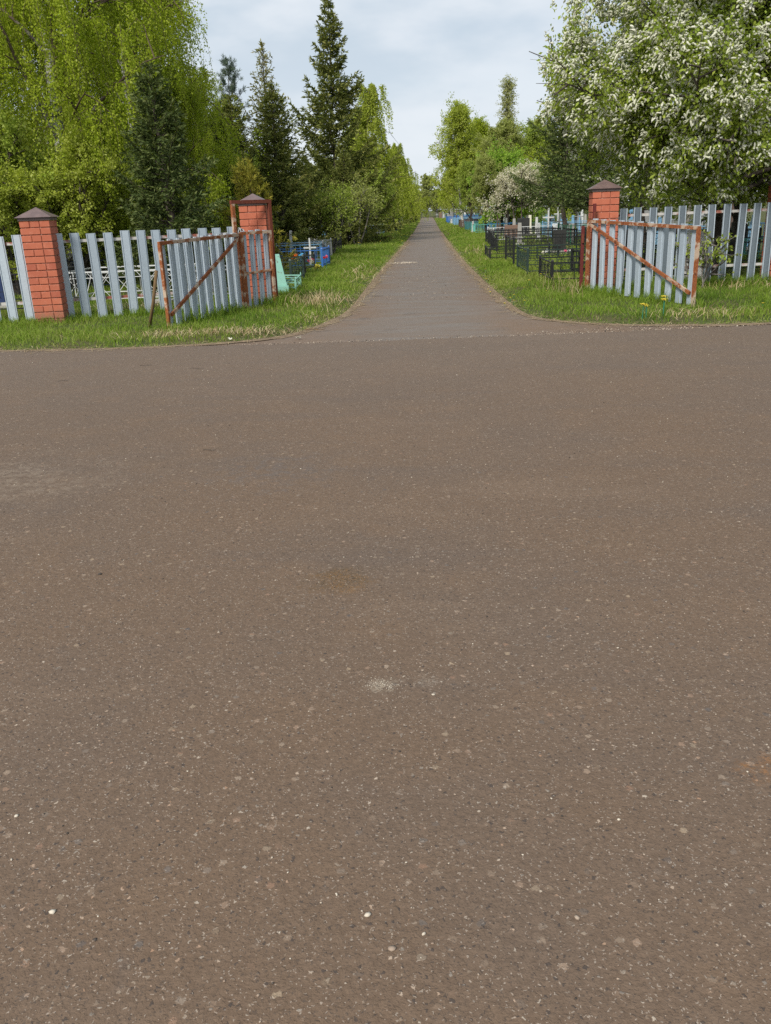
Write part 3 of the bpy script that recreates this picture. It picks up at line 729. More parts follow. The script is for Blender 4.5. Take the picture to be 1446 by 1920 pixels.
def broadleaf(seed, H, R, trunk=.35, n_limb=16, rise=.5, elev=.6, stems=1, leaves=30000, ll=.07, lw=.045, r0=.13, prof=None, sec=8, tw=6, spread=.12, droop=.0, twl=.45, wob=.12, lowest=None):
    """returns (tubes, leaf verts, var, twig ends)"""
    r = np.random.default_rng(seed); T = Tubes(); TA, TB = [], []
    prof = prof or (lambda u: math.sin(PI * min(1, .18 + .82 * (1 - u)) * .5 + .0) * (1 if u < .75 else (1.02 - u) / .27))
    for s in range(stems):
        a = s * 2.4 + r.uniform(0, 1); tilt = (.05 if stems == 1 else .32) * r.uniform(.6, 1.2)
        hs = H * (1 if s == 0 else r.uniform(.72, .95))
        tr = curve((math.cos(a) * .05 * (stems > 1), math.sin(a) * .05 * (stems > 1), -.1), (math.cos(a) * tilt, math.sin(a) * tilt, 1), hs * .95, 10, .12, .05, r)
        rr = r0 * (1 if stems == 1 else .55)
        T.add(tr, rr * (1 - np.linspace(0, 1, 11)) ** .8 + .008, 8)
        nl = n_limb if stems == 1 else max(4, n_limb // stems)
        for i in range(nl):
            u = trunk + (1 - trunk) * ((i + r.uniform(0, .9)) / nl) * .97
            p, d0 = lerp_on(tr, u); az = i * 2.39996 + r.uniform(-.5, .5) + s
            L = R * prof((u - trunk) / (1 - trunk)) * r.uniform(.72, 1.15) + .25
            e = elev + .5 * ((u - trunk) / (1 - trunk)) + r.uniform(-.2, .2)
            lim = curve(p, (math.cos(az) * math.cos(e), math.sin(az) * math.cos(e), math.sin(e)), L, 7, rise - droop, wob, r)
            T.add(lim, rr * .42 * (1 - .75 * u) * (1 - np.linspace(0, 1, 8)) ** .8 + .006, 6)
            for k in range(sec):
                q, dl = lerp_on(lim, .22 + .78 * (k + r.uniform(0, 1)) / sec)
                dd = unit(dl * .75 + unit(r.normal(0, 1, 3)) * .8)
                sl = L * r.uniform(.22, .42) + .15
                se = curve(q, dd, sl, 4, rise * .5 - droop, .14, r)
                T.add(se, .012 * (1 - np.linspace(0, 1, 5)) + .0035, 4)
                for w in range(tw):
                    q2, ds = lerp_on(se, .15 + .85 * (w + r.uniform(0, 1)) / tw)
                    d2 = unit(ds * .7 + unit(r.normal(0, 1, 3)) * .8 + np.array([0, 0, -.1 - droop]))
                    q3 = q2 + d2 * twl * r.uniform(.5, 1.2)
                    TA.append(q2); TB.append(q3)
                    if w % 2 == 0: T.add(np.array([q2, q3]), np.array([.004, .002]), 3)
    TA, TB = np.array(TA), np.array(TB)
    k = r.integers(0, len(TA), leaves); t = r.uniform(.1, 1.05, leaves)[:, None]
    B = TA[k] + (TB[k] - TA[k]) * t + r.normal(0, spread * .4, (leaves, 3))
    D = unit(unit(TB[k] - TA[k]) * .5 + r.normal(0, .6, (leaves, 3)) + np.array([0, 0, -.35]))
    tone = r.uniform(0, 1, len(TA))
    var = np.clip(.25 + .35 * tone[k] + r.normal(0, .2, leaves) + .1, 0, 1)
    V = rhomb(B, D, ll * r.uniform(.6, 1.3, leaves), lw * r.uniform(.7, 1.3, leaves), r, .15)
    return T, V, var, (TA, TB)

def weeping(seed, H, R, leaves=60000, n_limb=22, strands=900, slen=1.6, trunk=.16, ll=.055, lw=.042, r0=.16, tp=.55, pw=2.2, low=.0):
    r = np.random.default_rng(seed); T = Tubes()
    tr = curve((0, 0, -.1), (r.normal(0, .03), r.normal(0, .03), 1), H * .93, 12, .1, .035, r)
    T.add(tr, r0 * (1 - np.linspace(0, 1, 13)) ** .9 + .01, 9)
    src = []
    for i in range(n_limb):
        u = trunk + (1 - trunk) * ((i + r.uniform(0, .9)) / n_limb) * .98; p, d0 = lerp_on(tr, u)
        v = (u - trunk) / (1 - trunk); az = i * 2.39996 + r.uniform(-.4, .4)
        L = R * (.95 - tp * v ** pw) * r.uniform(.55, 1.2) * (1.25 if v < .8 else 1)
        e = .75 + .45 * v + r.uniform(-.15, .15)
        lim = curve(p, (math.cos(az) * math.cos(e), math.sin(az) * math.cos(e), math.sin(e)), L, 8, -.5, .09, r)
        T.add(lim, r0 * .38 * (1 - .7 * u) * (1 - np.linspace(0, 1, 9)) ** .8 + .007, 6); src += [(lim, .18)]
        for k in range(7):
            q, dl = lerp_on(lim, .25 + .75 * (k + r.uniform(0, 1)) / 7)
            se = curve(q, unit(dl * .7 + r.normal(0, .5, 3)), L * r.uniform(.2, .45), 5, -.7, .12, r)
            T.add(se, .012 * (1 - np.linspace(0, 1, 6)) + .004, 4); src += [(se, .0), (se, .0)]
    B, D, tn = [], [], []
    per = leaves // strands
    for s in range(strands):
        P, lo = src[r.integers(0, len(src))]; q, dl = lerp_on(P, r.uniform(lo, 1))
        L = min(slen * r.uniform(.35, 1.3), max(.25, q[2] - low - r.uniform(0, .5))); out = unit(np.array([dl[0], dl[1], 0]) + r.normal(0, .4, 3) * np.array([1, 1, 0]))
        t = np.linspace(0, 1, 6)[:, None]
        S = q + out * (.22 * L * np.sqrt(t)) + np.array([0, 0, -1.0]) * L * t ** 1.25 + np.array([0, 0, .12 * L]) * np.sin(t * PI * .7)
        S = S + np.cumsum(r.normal(0, .02, S.shape), 0)
        if s % 3 == 0: T.add(S, np.linspace(.005, .002, 6), 3)
        u = r.uniform(0, 1, per) * 5; i = np.minimum(u.astype(int), 4); f = (u - i)[:, None]
        B.append(S[i] * (1 - f) + S[i + 1] * f + r.normal(0, .035, (per, 3))); D.append(unit(unit(S[i + 1] - S[i]) * .5 + r.normal(0, .55, (per, 3)) + np.array([0, 0, -.3])))
        tn.append(np.full(per, r.uniform(0, 1)))
    B, D, tn = map(np.concatenate, (B, D, tn)); n = len(B)
    var = np.clip(.2 + .35 * tn + r.normal(0, .2, n) + .08, 0, 1)
    return T, rhomb(B, D, ll * r.uniform(.6, 1.3, n), lw * r.uniform(.7, 1.3, n), r, .1), var

def spruce(seed, H, R, step=.24, per=7, nl=.12, nw=.034, low=.25, p=.85, dens=1.0, up=.45, r0=.12):
    r = np.random.default_rng(seed); T = Tubes(); B, D, LV = [], [], []
    tr = np.array([(r.normal(0, .008) * H, r.normal(0, .008) * H, z) for z in np.linspace(-.1, H, 14)]); tr[0, :2] = 0; tr[-3:, :2] = tr[-4, :2]
    T.add(tr, r0 * (1 - np.linspace(0, 1, 14)) + .006, 8)
    z = low; az = 0
    while z < H - .06:
        u = z / H; nb = max(3, int(per * (1 - .35 * u) + r.uniform(-1, 1)))
        for k in range(nb):
            az += 2 * PI / nb + r.uniform(-.35, .35)
            L = (R * (1 - u) ** p * r.uniform(.45, 1.25) + .06) * (1.25 if r.uniform() < .1 else 1)
            e = -.30 + (.30 + up) * u ** .8 + r.uniform(-.15, .15)
            q, _ = lerp_on(tr, min(.999, (z + r.uniform(-.08, .08) + .1) / (H + .1)))
            ns = max(3, int(L / .12)); br = curve(q, (math.cos(az) * math.cos(e), math.sin(az) * math.cos(e), math.sin(e)), L, ns, .75, .05, r)
            T.add(br, (.016 * (1 - u) + .006) * (1 - np.linspace(0, 1, ns + 1)) + .0025, 4)
            tg = unit(np.gradient(br, axis=0))
            # needles along the branch itself
            m = int(L / .035 * dens) + 3; t = r.uniform(.12, 1, m) * ns; i = np.minimum(t.astype(int), ns - 1); f = (t - i)[:, None]
            b = br[i] * (1 - f) + br[i + 1] * f; B.append(b); D.append(unit(tg[i] + r.normal(0, .45, (m, 3)))); LV.append(r.uniform(.1, .7, m) + .25 * (t / ns))
            # side twigs
            nt = int(L / .085 * dens)
            for j in range(nt):
                tt = .18 + .8 * (j + r.uniform(0, 1)) / max(1, nt); c0, dc = lerp_on(br, min(.99, tt)); side = unit(np.cross(dc, (0, 0, 1))) * (1 if j % 2 else -1)
                dw = unit(dc * .75 + side * .85 + np.array([0, 0, r.uniform(-.55, .05)])); wl = (.10 + .34 * L * (1 - tt) + .05) * r.uniform(.6, 1.2); wl = min(wl, .55)
                mm = int(wl / .042 * dens) + 2; s = r.uniform(.0, 1.0, mm)
                b = c0 + dw * (s * wl)[:, None] + np.array([0, 0, -1.0]) * (s ** 2 * wl * .25)[:, None]
                B.append(b + r.normal(0, .008, b.shape)); D.append(unit(dw + r.normal(0, .42, (mm, 3)) + np.array([0, 0, -.1]))); LV.append(np.clip(r.normal(.35, .16, mm) + .3 * (s > .8), 0, 1))
        z += step * (1 - .45 * u) * r.uniform(.8, 1.2)
    # leader shoot
    m = 40; b = np.stack([np.full(m, tr[-1, 0]), np.full(m, tr[-1, 1]), H - r.uniform(0, .35, m)], -1); B.append(b); D.append(unit(np.array([0, 0, .8]) + r.normal(0, .5, (m, 3)))); LV.append(np.full(m, .5))
    B, D, LV = map(np.concatenate, (B, D, LV)); n = len(B)
    return T, rhomb(B, D, nl * r.uniform(.6, 1.25, n), nw * r.uniform(.7, 1.3, n), r, .1), np.clip(LV + r.normal(0, .08, n), 0, 1)

def pine(seed, H, R, tufts=900, need=26, nl=.10, low=.3, tuft_r=.0, r0=.10):
    r = np.random.default_rng(seed); T = Tubes(); pts, dirs = [], []
    tr = curve((0, 0, -.1), (.03, 0, 1), H, 10, .1, .03, r); T.add(tr, r0 * (1 - np.linspace(0, 1, 11)) + .01, 8)
    nb = 26
    for i in range(nb):
        u = low + (1 - low) * (i + r.uniform(0, 1)) / nb; q, _ = lerp_on(tr, min(.99, u)); az = i * 2.4; L = R * (1.05 - u) ** .6 * r.uniform(.6, 1.15) + .1
        e = .15 + .7 * u; br = curve(q, (math.cos(az) * math.cos(e), math.sin(az) * math.cos(e), math.sin(e)), L, 6, .7, .12, r); T.add(br, .03 * (1 - u) * (1 - np.linspace(0, 1, 7)) + .006, 5)
        for k in range(max(3, tufts // nb)):
            c0, d = lerp_on(br, min(.99, r.uniform(.3, 1.0))); dd = unit(d + r.normal(0, .6, 3) + np.array([0, 0, .45])); wl = r.uniform(.08, .35); e1 = c0 + dd * wl
            pts.append(e1); dirs.append(dd)
            if k % 2 == 0: T.add(np.array([c0, e1]), np.array([.006, .004]), 3)
    pts, dirs = np.array(pts), np.array(dirs); n = len(pts) * need; k = np.repeat(np.arange(len(pts)), need)
    back = r.uniform(0, .14, n)[:, None]
    V = rhomb(pts[k] - dirs[k] * back, unit(dirs[k] * .8 + r.normal(0, .55, (n, 3))), nl * r.uniform(.7, 1.2, n), np.full(n, .014), r)
    return T, V, np.clip(r.uniform(0, 1, len(pts))[k] * .5 + r.normal(.25, .15, n), 0, 1)

def plant(name, cat, label, group, T, V, var, bark, leafm, loc, s=1.0, rz=0.0, crown='crown', sz=None):
    t = thing(name, label, cat, (loc[0], loc[1], loc[2] if len(loc) > 2 else 0.0), rz, group)
    t.scale = (s, s, sz or s)
    link('trunk', T.mesh('trunk') if isinstance(T, Tubes) else T, M[bark], t)
    v, f, q = quads(V, var)
    link(crown, np_mesh(crown, v, f, q), M[leafm], t)
    return t
def again(src, loc, s=1.0, rz=0.0, label=None, group=None, leafm=None, sz=None):
    c = copy_tree(src); c.location = (loc[0], loc[1], loc[2] if len(loc) > 2 else 0.0); c.scale = (s, s, sz or s); c.rotation_euler = (0, 0, rz)
    if label: c['label'] = label
    if group: c['group'] = group
    if leafm:
        for ch in c.children:
            if ch.name.startswith('crown'):
                ch.material_slots[0].link = 'OBJECT'; ch.material_slots[0].material = M[leafm]
    return c

def tx(px, Y): return at(px, 420, Y)[0]
GB = 'birches behind the left fence'
# --- weeping birches on the left
b1 = plant('birch_tree', 'birch', 'tall weeping birch filling the top left corner behind the fence', GB, *weeping(1, 9.6, 2.7, 125000, 26, 2600, 1.5, .10, .05, .037), 'bark_birch', 'birch_leaf', (-7.9, 19.5, 0))
b2 = plant('birch_tree', 'birch', 'weeping birch whose ragged right side stands against the sky', GB, *weeping(2, 10.2, 2.7, 125000, 26, 2500, 1.6, .12, .05, .037), 'bark_birch', 'birch_leaf', (-7.75, 24.5, 0))
again(b1, (-11.6, 21.5), 1.02, 2.0, 'weeping birch at the far left picture edge', GB)
again(b2, (-10.6, 26.5), 1.05, 4.0, 'weeping birch standing behind the two front birches on the left', GB)
b3 = again(b1, (-9.6, 31), 1.1, 1.1, 'birch deep behind the left fence trees', GB)
again(b2, (-15, 28), 1.1, 2.6, 'birch seen low through the left edge foliage', GB)
again(b1, (-5.55, 21.5), .50, 3.6, 'slim young birch between dark spruce and pine', GB)
# lower leafy trees right behind the left fence
m1 = plant('small_tree', 'tree', 'multi stemmed leafy tree right of the left brick pillar', 'small leafy trees', *broadleaf(5, 3.4, 1.35, .18, 24, .5, .75, 4, 30000, .06, .045, .10, sec=6, tw=5)[:3], 'bark_dark', 'maple_leaf', (tx(165, 19.5), 19.5, 0))
again(m1, (tx(62, 20.5), 20.5), .95, 1.3, 'pale leafy small tree above the left brick pillar cap', 'small leafy trees', 'birch_leaf_pale')
again(m1, (tx(228, 23), 23), .9, 3.0, 'second multi stemmed leafy tree left of the dark spruce', 'small leafy trees')
again(m1, (tx(-15, 19), 19), 1.1, 4.1, 'leafy small tree at the left picture edge', 'small leafy trees')
again(m1, (tx(20, 17.2), 17.2), .8, 2.2, 'low pale leafy tree at the left edge close behind the pickets', 'small leafy trees', 'birch_leaf_pale')
again(m1, (tx(120, 18.0), 18.0), .85, 5.0, 'bright leafy tree just right of the left pillar cap', 'small leafy trees', 'birch_leaf_pale')
# --- conifers on the left
s1 = plant('spruce_tree', 'spruce', 'dark broad spruce standing in front of the left birches', 'spruces', *spruce(11, 4.0, 1.42, .26, 9, .10, .028, .3, .85, 1.8), 'bark_dark', 'spruce_dark', (tx(318, 17.2), 17.2, 0), 1.0)
s2 = plant('spruce_tree', 'spruce', 'tallest spruce with spiky top left of the lane', 'spruces', *spruce(12, 10.3, 3.15, .52, 9, .17, .050, .7, 1.05, 1.3, up=.6), 'bark_dark', 'spruce_needle', (-4.05, 41, 0), 1.0)
s3 = plant('spruce_tree', 'spruce', 'slender spruce with thin brownish top between pine and tallest spruce', 'spruces', *spruce(13, 7.5, 2.05, .40, 8, .15, .042, .6, .85, .62, up=.7), 'bark_dark', 'spruce_tip', (-6.2, 36, 0), 1.0)
again(s1, (-4.75, 29), 1.28, 1.0, 'bushy low spruce at the left foot of the tallest spruce', 'spruces', 'spruce_needle')
again(s1, (-3.45, 38), .95, 2.2, 'bushy spruce branches low beside the lane right of tallest spruce', 'spruces', 'spruce_needle')
again(s1, (-6.3, 30), 1.25, 3.1, 'dark spruce behind the yellow pine', 'spruces', 'spruce_needle')
again(s1, (-5.6, 25), 1.0, 5.1, 'dark spruce low behind the wide left gate', 'spruces')
p1 = plant('pine_tree', 'pine', 'open crowned bluish pine between the birches and slender spruce', 'pines', *pine(21, 7.2, 1.7, 330, 34, .17, .40), 'bark_grey', 'pine_needle', (-8.35, 38, 0))
p2 = plant('pine_tree', 'pine', 'small yellow green pine behind the brick pillar with wicket', 'pines', *pine(22, 2.15, .95, 420, 26, .11, .12, r0=.05), 'bark_dark', 'pine_yellow', (-3.72, 19.2, 0))
again(p1, (-10.2, 44), 1.0, 2.0, 'bluish pine half hidden behind the left birches', 'pines')
# --- along the left of the lane
bl = plant('birch_tree', 'birch', 'feathery weeping birch right of the tallest spruce', 'birches along the lane', *weeping(3, 8.4, 2.5, 46000, 26, 900, 1.6, .10, .085, .06, .12, .72, 1.6), 'bark_birch', 'birch_leaf_pale', (-3.3, 52, 0))
again(bl, (-4.6, 60), .95, 1.0, 'weeping birch behind the feathery one left of the lane', 'birches along the lane', 'birch_leaf')
again(bl, (-2.55, 70), .72, 2.0, 'lower weeping birch further down the left of the lane', 'birches along the lane', 'birch_leaf')
again(bl, (-2.4, 80), .86, 3.0, 'thin topped birch leaning over the left of the lane', 'birches along the lane', 'birch_leaf_pale')
for k, (x, y, s) in enumerate(((-2.6, 92, .8), (-2.7, 108, .8), (-3.2, 125, .85), (-5.5, 75, 1.0), (-6, 95, 1.0), (-4, 140, .9))):
    again(bl, (x, y), s, k * 1.7, 'distant birch in the row left of the lane', 'distant birches left of the lane', 'birch_leaf' if k % 2 else None)
bs = plant('leafy_bush', 'bush', 'yellow green bush with thin upright stems left of the lane', 'bushes', *broadleaf(31, 1.95, .62, .5, 18, .5, 1.0, 6, 6500, .06, .045, .05, sec=5, tw=4)[:3], 'bark_grey', 'maple_leaf', (-3.3, 30.0, 0))
again(bs, (-2.95, 37.6), 1.15, 2.0, 'dark stemmed bush under the tallest spruce beside the lane', 'bushes', 'olive_leaf')
mt = plant('small_tree', 'tree', 'leafy small tree left of lane in front of the birch row', 'small leafy trees', *broadleaf(33, 3.4, 1.3, .40, 18, .5, .6, 1, 22000, .085, .06, .08, sec=7, tw=5)[:3], 'bark_dark', 'maple_leaf', (-2.9, 48, 0), .85)
again(mt, (-2.7, 58), .8, 1.2, 'grey green small tree beside the lane behind first bushes', 'small leafy trees', 'olive_leaf')
again(mt, (-2.6, 67), .8, 2.2, 'small tree overhanging the black headstones left of the lane', 'small leafy trees', 'maple_leaf')
again(mt, (-4.0, 44), 1.0, 3.2, 'small leafy tree behind the stemmed bush left of lane', 'small leafy trees', 'olive_leaf')
again(s1, (-2.1, 104), 1.0, 4.0, 'small dark spruce far down the left of the lane', 'spruces')
x, y = spot(702, 437); again(bs, (x, y), .42, 1.0, 'low round green bush on the left verge by black headstones', 'bushes', 'lime_leaf')

# --- right of the lane
br_ = plant('birch_tree', 'birch', 'tall birch with rounded airy top right of the lane', 'birches along the lane', *broadleaf(47, 8.4, 2.3, .2, 34, .3, .8, 1, 30000, .11, .075, .11, sec=8, tw=5, droop=.35, twl=.6, spread=.2)[:3], 'bark_birch', 'birch_leaf_pale', (tx(868, 66), 66, 0))
again(br_, (3.1, 84), .86, .5, 'birch leaning out over the right of the lane', 'birches along the lane', 'birch_leaf')
again(br_, (4.9, 72), .95, 4.5, 'birch standing behind the round topped birch on the right', 'birches along the lane', 'birch_leaf')
for k, (x, y, s) in enumerate(((2.4, 100, .72), (2.6, 116, .72), (3.0, 132, .75), (6, 100, .9), (7, 85, .9), (9, 78, .85))):
    again(br_, (x + .5, y), s, k * 1.9 + .4, 'distant birch in the row right of the lane', 'distant birches right of the lane', 'birch_leaf' if k % 2 else None)
pop = plant('poplar_tree', 'poplar', 'tall narrow bare looking poplar above the right tree row', None, *broadleaf(41, 13.0, 1.25, .12, 70, .9, 1.3, 1, 13000, .10, .07, .14, prof=lambda u: .85 * (1 - u) ** .5 + .35, sec=5, tw=4, twl=.5, wob=.05)[:3], 'bark_grey', 'poplar_leaf', (7.45, 90, 0), 1.35, sz=1.03)
ol = plant('small_tree', 'tree', 'olive brown leafy tree in the middle of the right row', 'small leafy trees', *broadleaf(43, 5.8, 2.3, .18, 28, .5, .75, 1, 32000, .085, .06, .12, sec=8, tw=5)[:3], 'bark_dark', 'olive_leaf', (4.4, 54, 0))
again(ol, (3.2, 50), .66, 2.0, 'thin trunked greyish tree beside the right verge', 'small leafy trees', 'olive_leaf')
again(ol, (6.6, 58), 1.05, 1.0, 'green tree behind the olive tree on the right', 'small leafy trees', 'maple_leaf')
again(ol, (8.6, 64), 1.0, 3.0, 'pale grey green tree left of the blossoming bird cherry', 'small leafy trees', 'olive_leaf')
again(ol, (3.0, 62), .72, 4.0, 'leafy tree nearest the lane on the right', 'small leafy trees', 'maple_leaf')
lm = plant('small_tree', 'tree', 'bright green dome shaped tree above the right graves', 'small leafy trees', *broadleaf(45, 3.1, 1.35, .3, 20, .1, .5, 1, 22000, .07, .05, .08, sec=7, tw=5, droop=.5)[:3], 'bark_dark', 'lime_leaf', (tx(950, 51), 51, 0), 1.35)
again(lm, (tx(1010, 53), 53), 1.3, 2.0, 'yellowish leafy tree right of the bright green dome tree', 'small leafy trees', 'birch_leaf')
pb = plant('flowering_tree', 'tree', 'small tree covered in pale pinkish blossom above the right graves', None, *broadleaf(46, 2.3, 1.2, .52, 22, .2, .45, 2, 9000, .06, .05, .06, sec=6, tw=4, twl=.4)[:3], 'bark_dark', 'pink_blossom', (tx(975, 47), 47, 0), 1.22, crown='blossom')
s4 = plant('spruce_tree', 'spruce', 'dark spruce between the right brick pillar and the lane', 'spruces', *spruce(15, 4.5, 1.7, .23, 8, .11, .03, 1.05, .75, 1.2, up=.6, r0=.07), 'bark_dark', 'spruce_dark', (tx(1058, 33), 33, 0), 1.28)
again(s4, (tx(1120, 29), 29), 1.15, 1.6, 'dark spruce directly behind the right brick pillar', 'spruces')
again(s4, (6.4, 27), 1.1, .6, 'dark spruce hidden behind the bird cherry', 'spruces')
again(ol, (8.5, 26), .95, .6, 'green tree deep behind the bird cherry', 'small leafy trees', 'maple_leaf')
again(ol, (6.9, 20.5), .60, 2.6, 'leafy tree close behind the right picket fence', 'small leafy trees', 'maple_leaf')
again(m1, (9.2, 19.5), 1.2, 2.6, 'multi stemmed tree at the right picture edge', 'small leafy trees')

# bird cherry in bloom
def bird_cherry(seed, H, R, leaves, nrac, limb, trunk):
    r = np.random.default_rng(seed)
    T, V, var, (TA, TB) = broadleaf(seed, H, R, trunk, limb, .25, .30, 1, leaves, .075, .038, .13, prof=lambda u: 1.0 - .62 * max(0, u - .25) ** 1.3, sec=12, tw=8, spread=.24, droop=.15, twl=.42, wob=.13)
    rd = np.hypot(TB[:, 0], TB[:, 1]) / R + np.clip(TB[:, 2] / H - .55, 0, 1) * 1.6; pw = np.clip(rd - .25, .05, 1.0) ** 1.0; k = r.choice(len(TA), nrac, p=pw / pw.sum()); t = r.uniform(.75, 1.2, nrac)[:, None]
    P = TA[k] + (TB[k] - TA[k]) * t + r.normal(0, .055, (nrac, 3))
    D = unit(unit(TB[k] - TA[k]) * .45 + r.normal(0, .62, (nrac, 3)) + unit(P * np.array([1, 1, 0])) * .35 + np.array([0, 0, .12]))
    L = r.uniform(.045, .088, nrac); n = 6; rings = np.array([.0, .12, .45, .8, 1.0]); rad = np.array([.005, .0135, .0155, .0125, .004])
    S = unit(np.cross(D, unit(r.normal(0, 1, (nrac, 3))))); W = np.cross(D, S); a = np.arange(n) * 2 * PI / n
    jit = r.uniform(.65, 1.35, (nrac, 5, n))
    bend = np.array([0, 0, -1.0])[None, None] * (rings ** 2)[None, :, None] * (L * .3)[:, None, None]
    C = P[:, None] + D[:, None] * (rings[None, :, None] * L[:, None, None]) + bend
    RV = C[:, :, None] + (rad[None, :, None] * jit)[..., None] * (np.cos(a)[None, None, :, None] * S[:, None, None] + np.sin(a)[None, None, :, None] * W[:, None, None])
    b = np.arange(nrac)[:, None, None] * 5 * n; i = np.arange(4)[None, :, None] * n; j = np.arange(n)[None, None]; j2 = (j + 1) % n
    F = np.stack([b + i + j, b + i + j2, b + i + n + j2, b + i + n + j], -1).reshape(-1, 4)
    vr = np.repeat(np.clip(r.normal(.55, .25, nrac), 0, 1), 4 * n)
    # keep to the crown's own outline: nothing hangs below the fence tops or far out over the lane
    def inside(P): return (P[..., 0] ** 2 + P[..., 1] ** 2) / 3.2 ** 2 + ((P[..., 2] - 3.7) / 2.72) ** 2 < 1 + .10 * np.sin(P[..., 0] * 5 + P[..., 2] * 3) * np.sin(P[..., 1] * 4 + 1)
    Q = V.reshape(-1, 4, 3); kq = inside(Q[:, 0]); V, var = Q[kq].reshape(-1, 3), var[kq]
    RV = RV.reshape(-1, 3); kf = inside(RV[F[:, 0]]); F, vr = F[kf], vr[kf]
    used, inv = np.unique(F, return_inverse=True); RV, F = RV[used], inv.reshape(F.shape)
    TV, TF, TAa = np.concatenate(T.V), np.concatenate(T.F), np.concatenate(T.A); c = TV[TF[:, 0]]; kt = inside(c) | (np.hypot(c[:, 0], c[:, 1]) < .75)
    T.V, T.F, T.A = [TV], [TF[kt]], [TAa[kt]]
    return T, V, var, RV, F, vr
T, V, var, RV, RF, rv = bird_cherry(51, 5.7, 3.2, 140000, 76000, 40, .16)
ch = plant('bird_cherry_tree', 'tree', 'large bird cherry in white bloom behind the right picket fence', None, T, V, var, 'bark_dark', 'cherry_leaf', (5.15, 16.2, 0), 1.0, 2.6)
link('blossom', np_mesh('blossom', RV, RF, rv, smooth=True), M['blossom'], ch)
c2 = again(ch, (7.7, 16.9), .95, 1.2, 'second white blooming bird cherry at the right picture edge')
del c2['label']; c2['label'] = 'second white blooming bird cherry at the right picture edge'
# sapling poking through the right fence
sp_ = plant('sapling', 'sapling', 'leafy green sapling growing through the right picket fence', None, *broadleaf(61, .78, .22, .3, 9, .4, .8, 3, 520, .055, .034, .012, sec=3, tw=3, twl=.12, spread=.03)[:3], 'bark_grey', 'maple_leaf', (4.22, 14.05, 0))

# far wood closing the end of the lane
fw = plant('far_tree', 'tree', 'pale far tree closing the end of the lane', 'far trees at the lane end', *broadleaf(71, 8, 3.2, .12, 26, .5, .7, 1, 16000, .20, .15, .16, sec=7, tw=4)[:3], 'bark_grey', 'far_leaf', (0, 190, 0))
rs = random.Random(4)
for k in range(9): again(fw, (-9 + 2.2 * k, 172 + (k * 37 % 11)), .62 + .03 * (k % 4), k * 1.1)
for k in range(34):
    x = -60 + k * 3.6 + rs.uniform(-1.5, 1.5); y = rs.uniform(175, 215)
    again(fw, (x, y), rs.uniform(.7, 1.0) * (.85 if abs(x) < 8 else 1.15), rs.uniform(0, 6))
for k in range(26):
    sx = -1 if k % 2 else 1; x = sx * rs.uniform(9, 26); y = rs.uniform(50, 150)
    again(fw, (x, y), rs.uniform(.6, .95), rs.uniform(0, 6), 'pale tree among the distant graves', 'trees among the distant graves', rs.choice(['maple_leaf', 'olive_leaf', 'birch_leaf_pale']))
for k in range(8):
    again(s1, (-rs.uniform(9, 20), rs.uniform(36, 60)), rs.uniform(1.2, 1.7), rs.uniform(0, 6), 'dark spruce far behind the left fence', 'distant spruces behind the left fence')
for k in range(10):
    again(m1, (-rs.uniform(7, 20), rs.uniform(24, 44)), rs.uniform(.9, 1.3), rs.uniform(0, 6), 'leafy tree far behind the left fence', 'distant leafy trees behind the left fence')

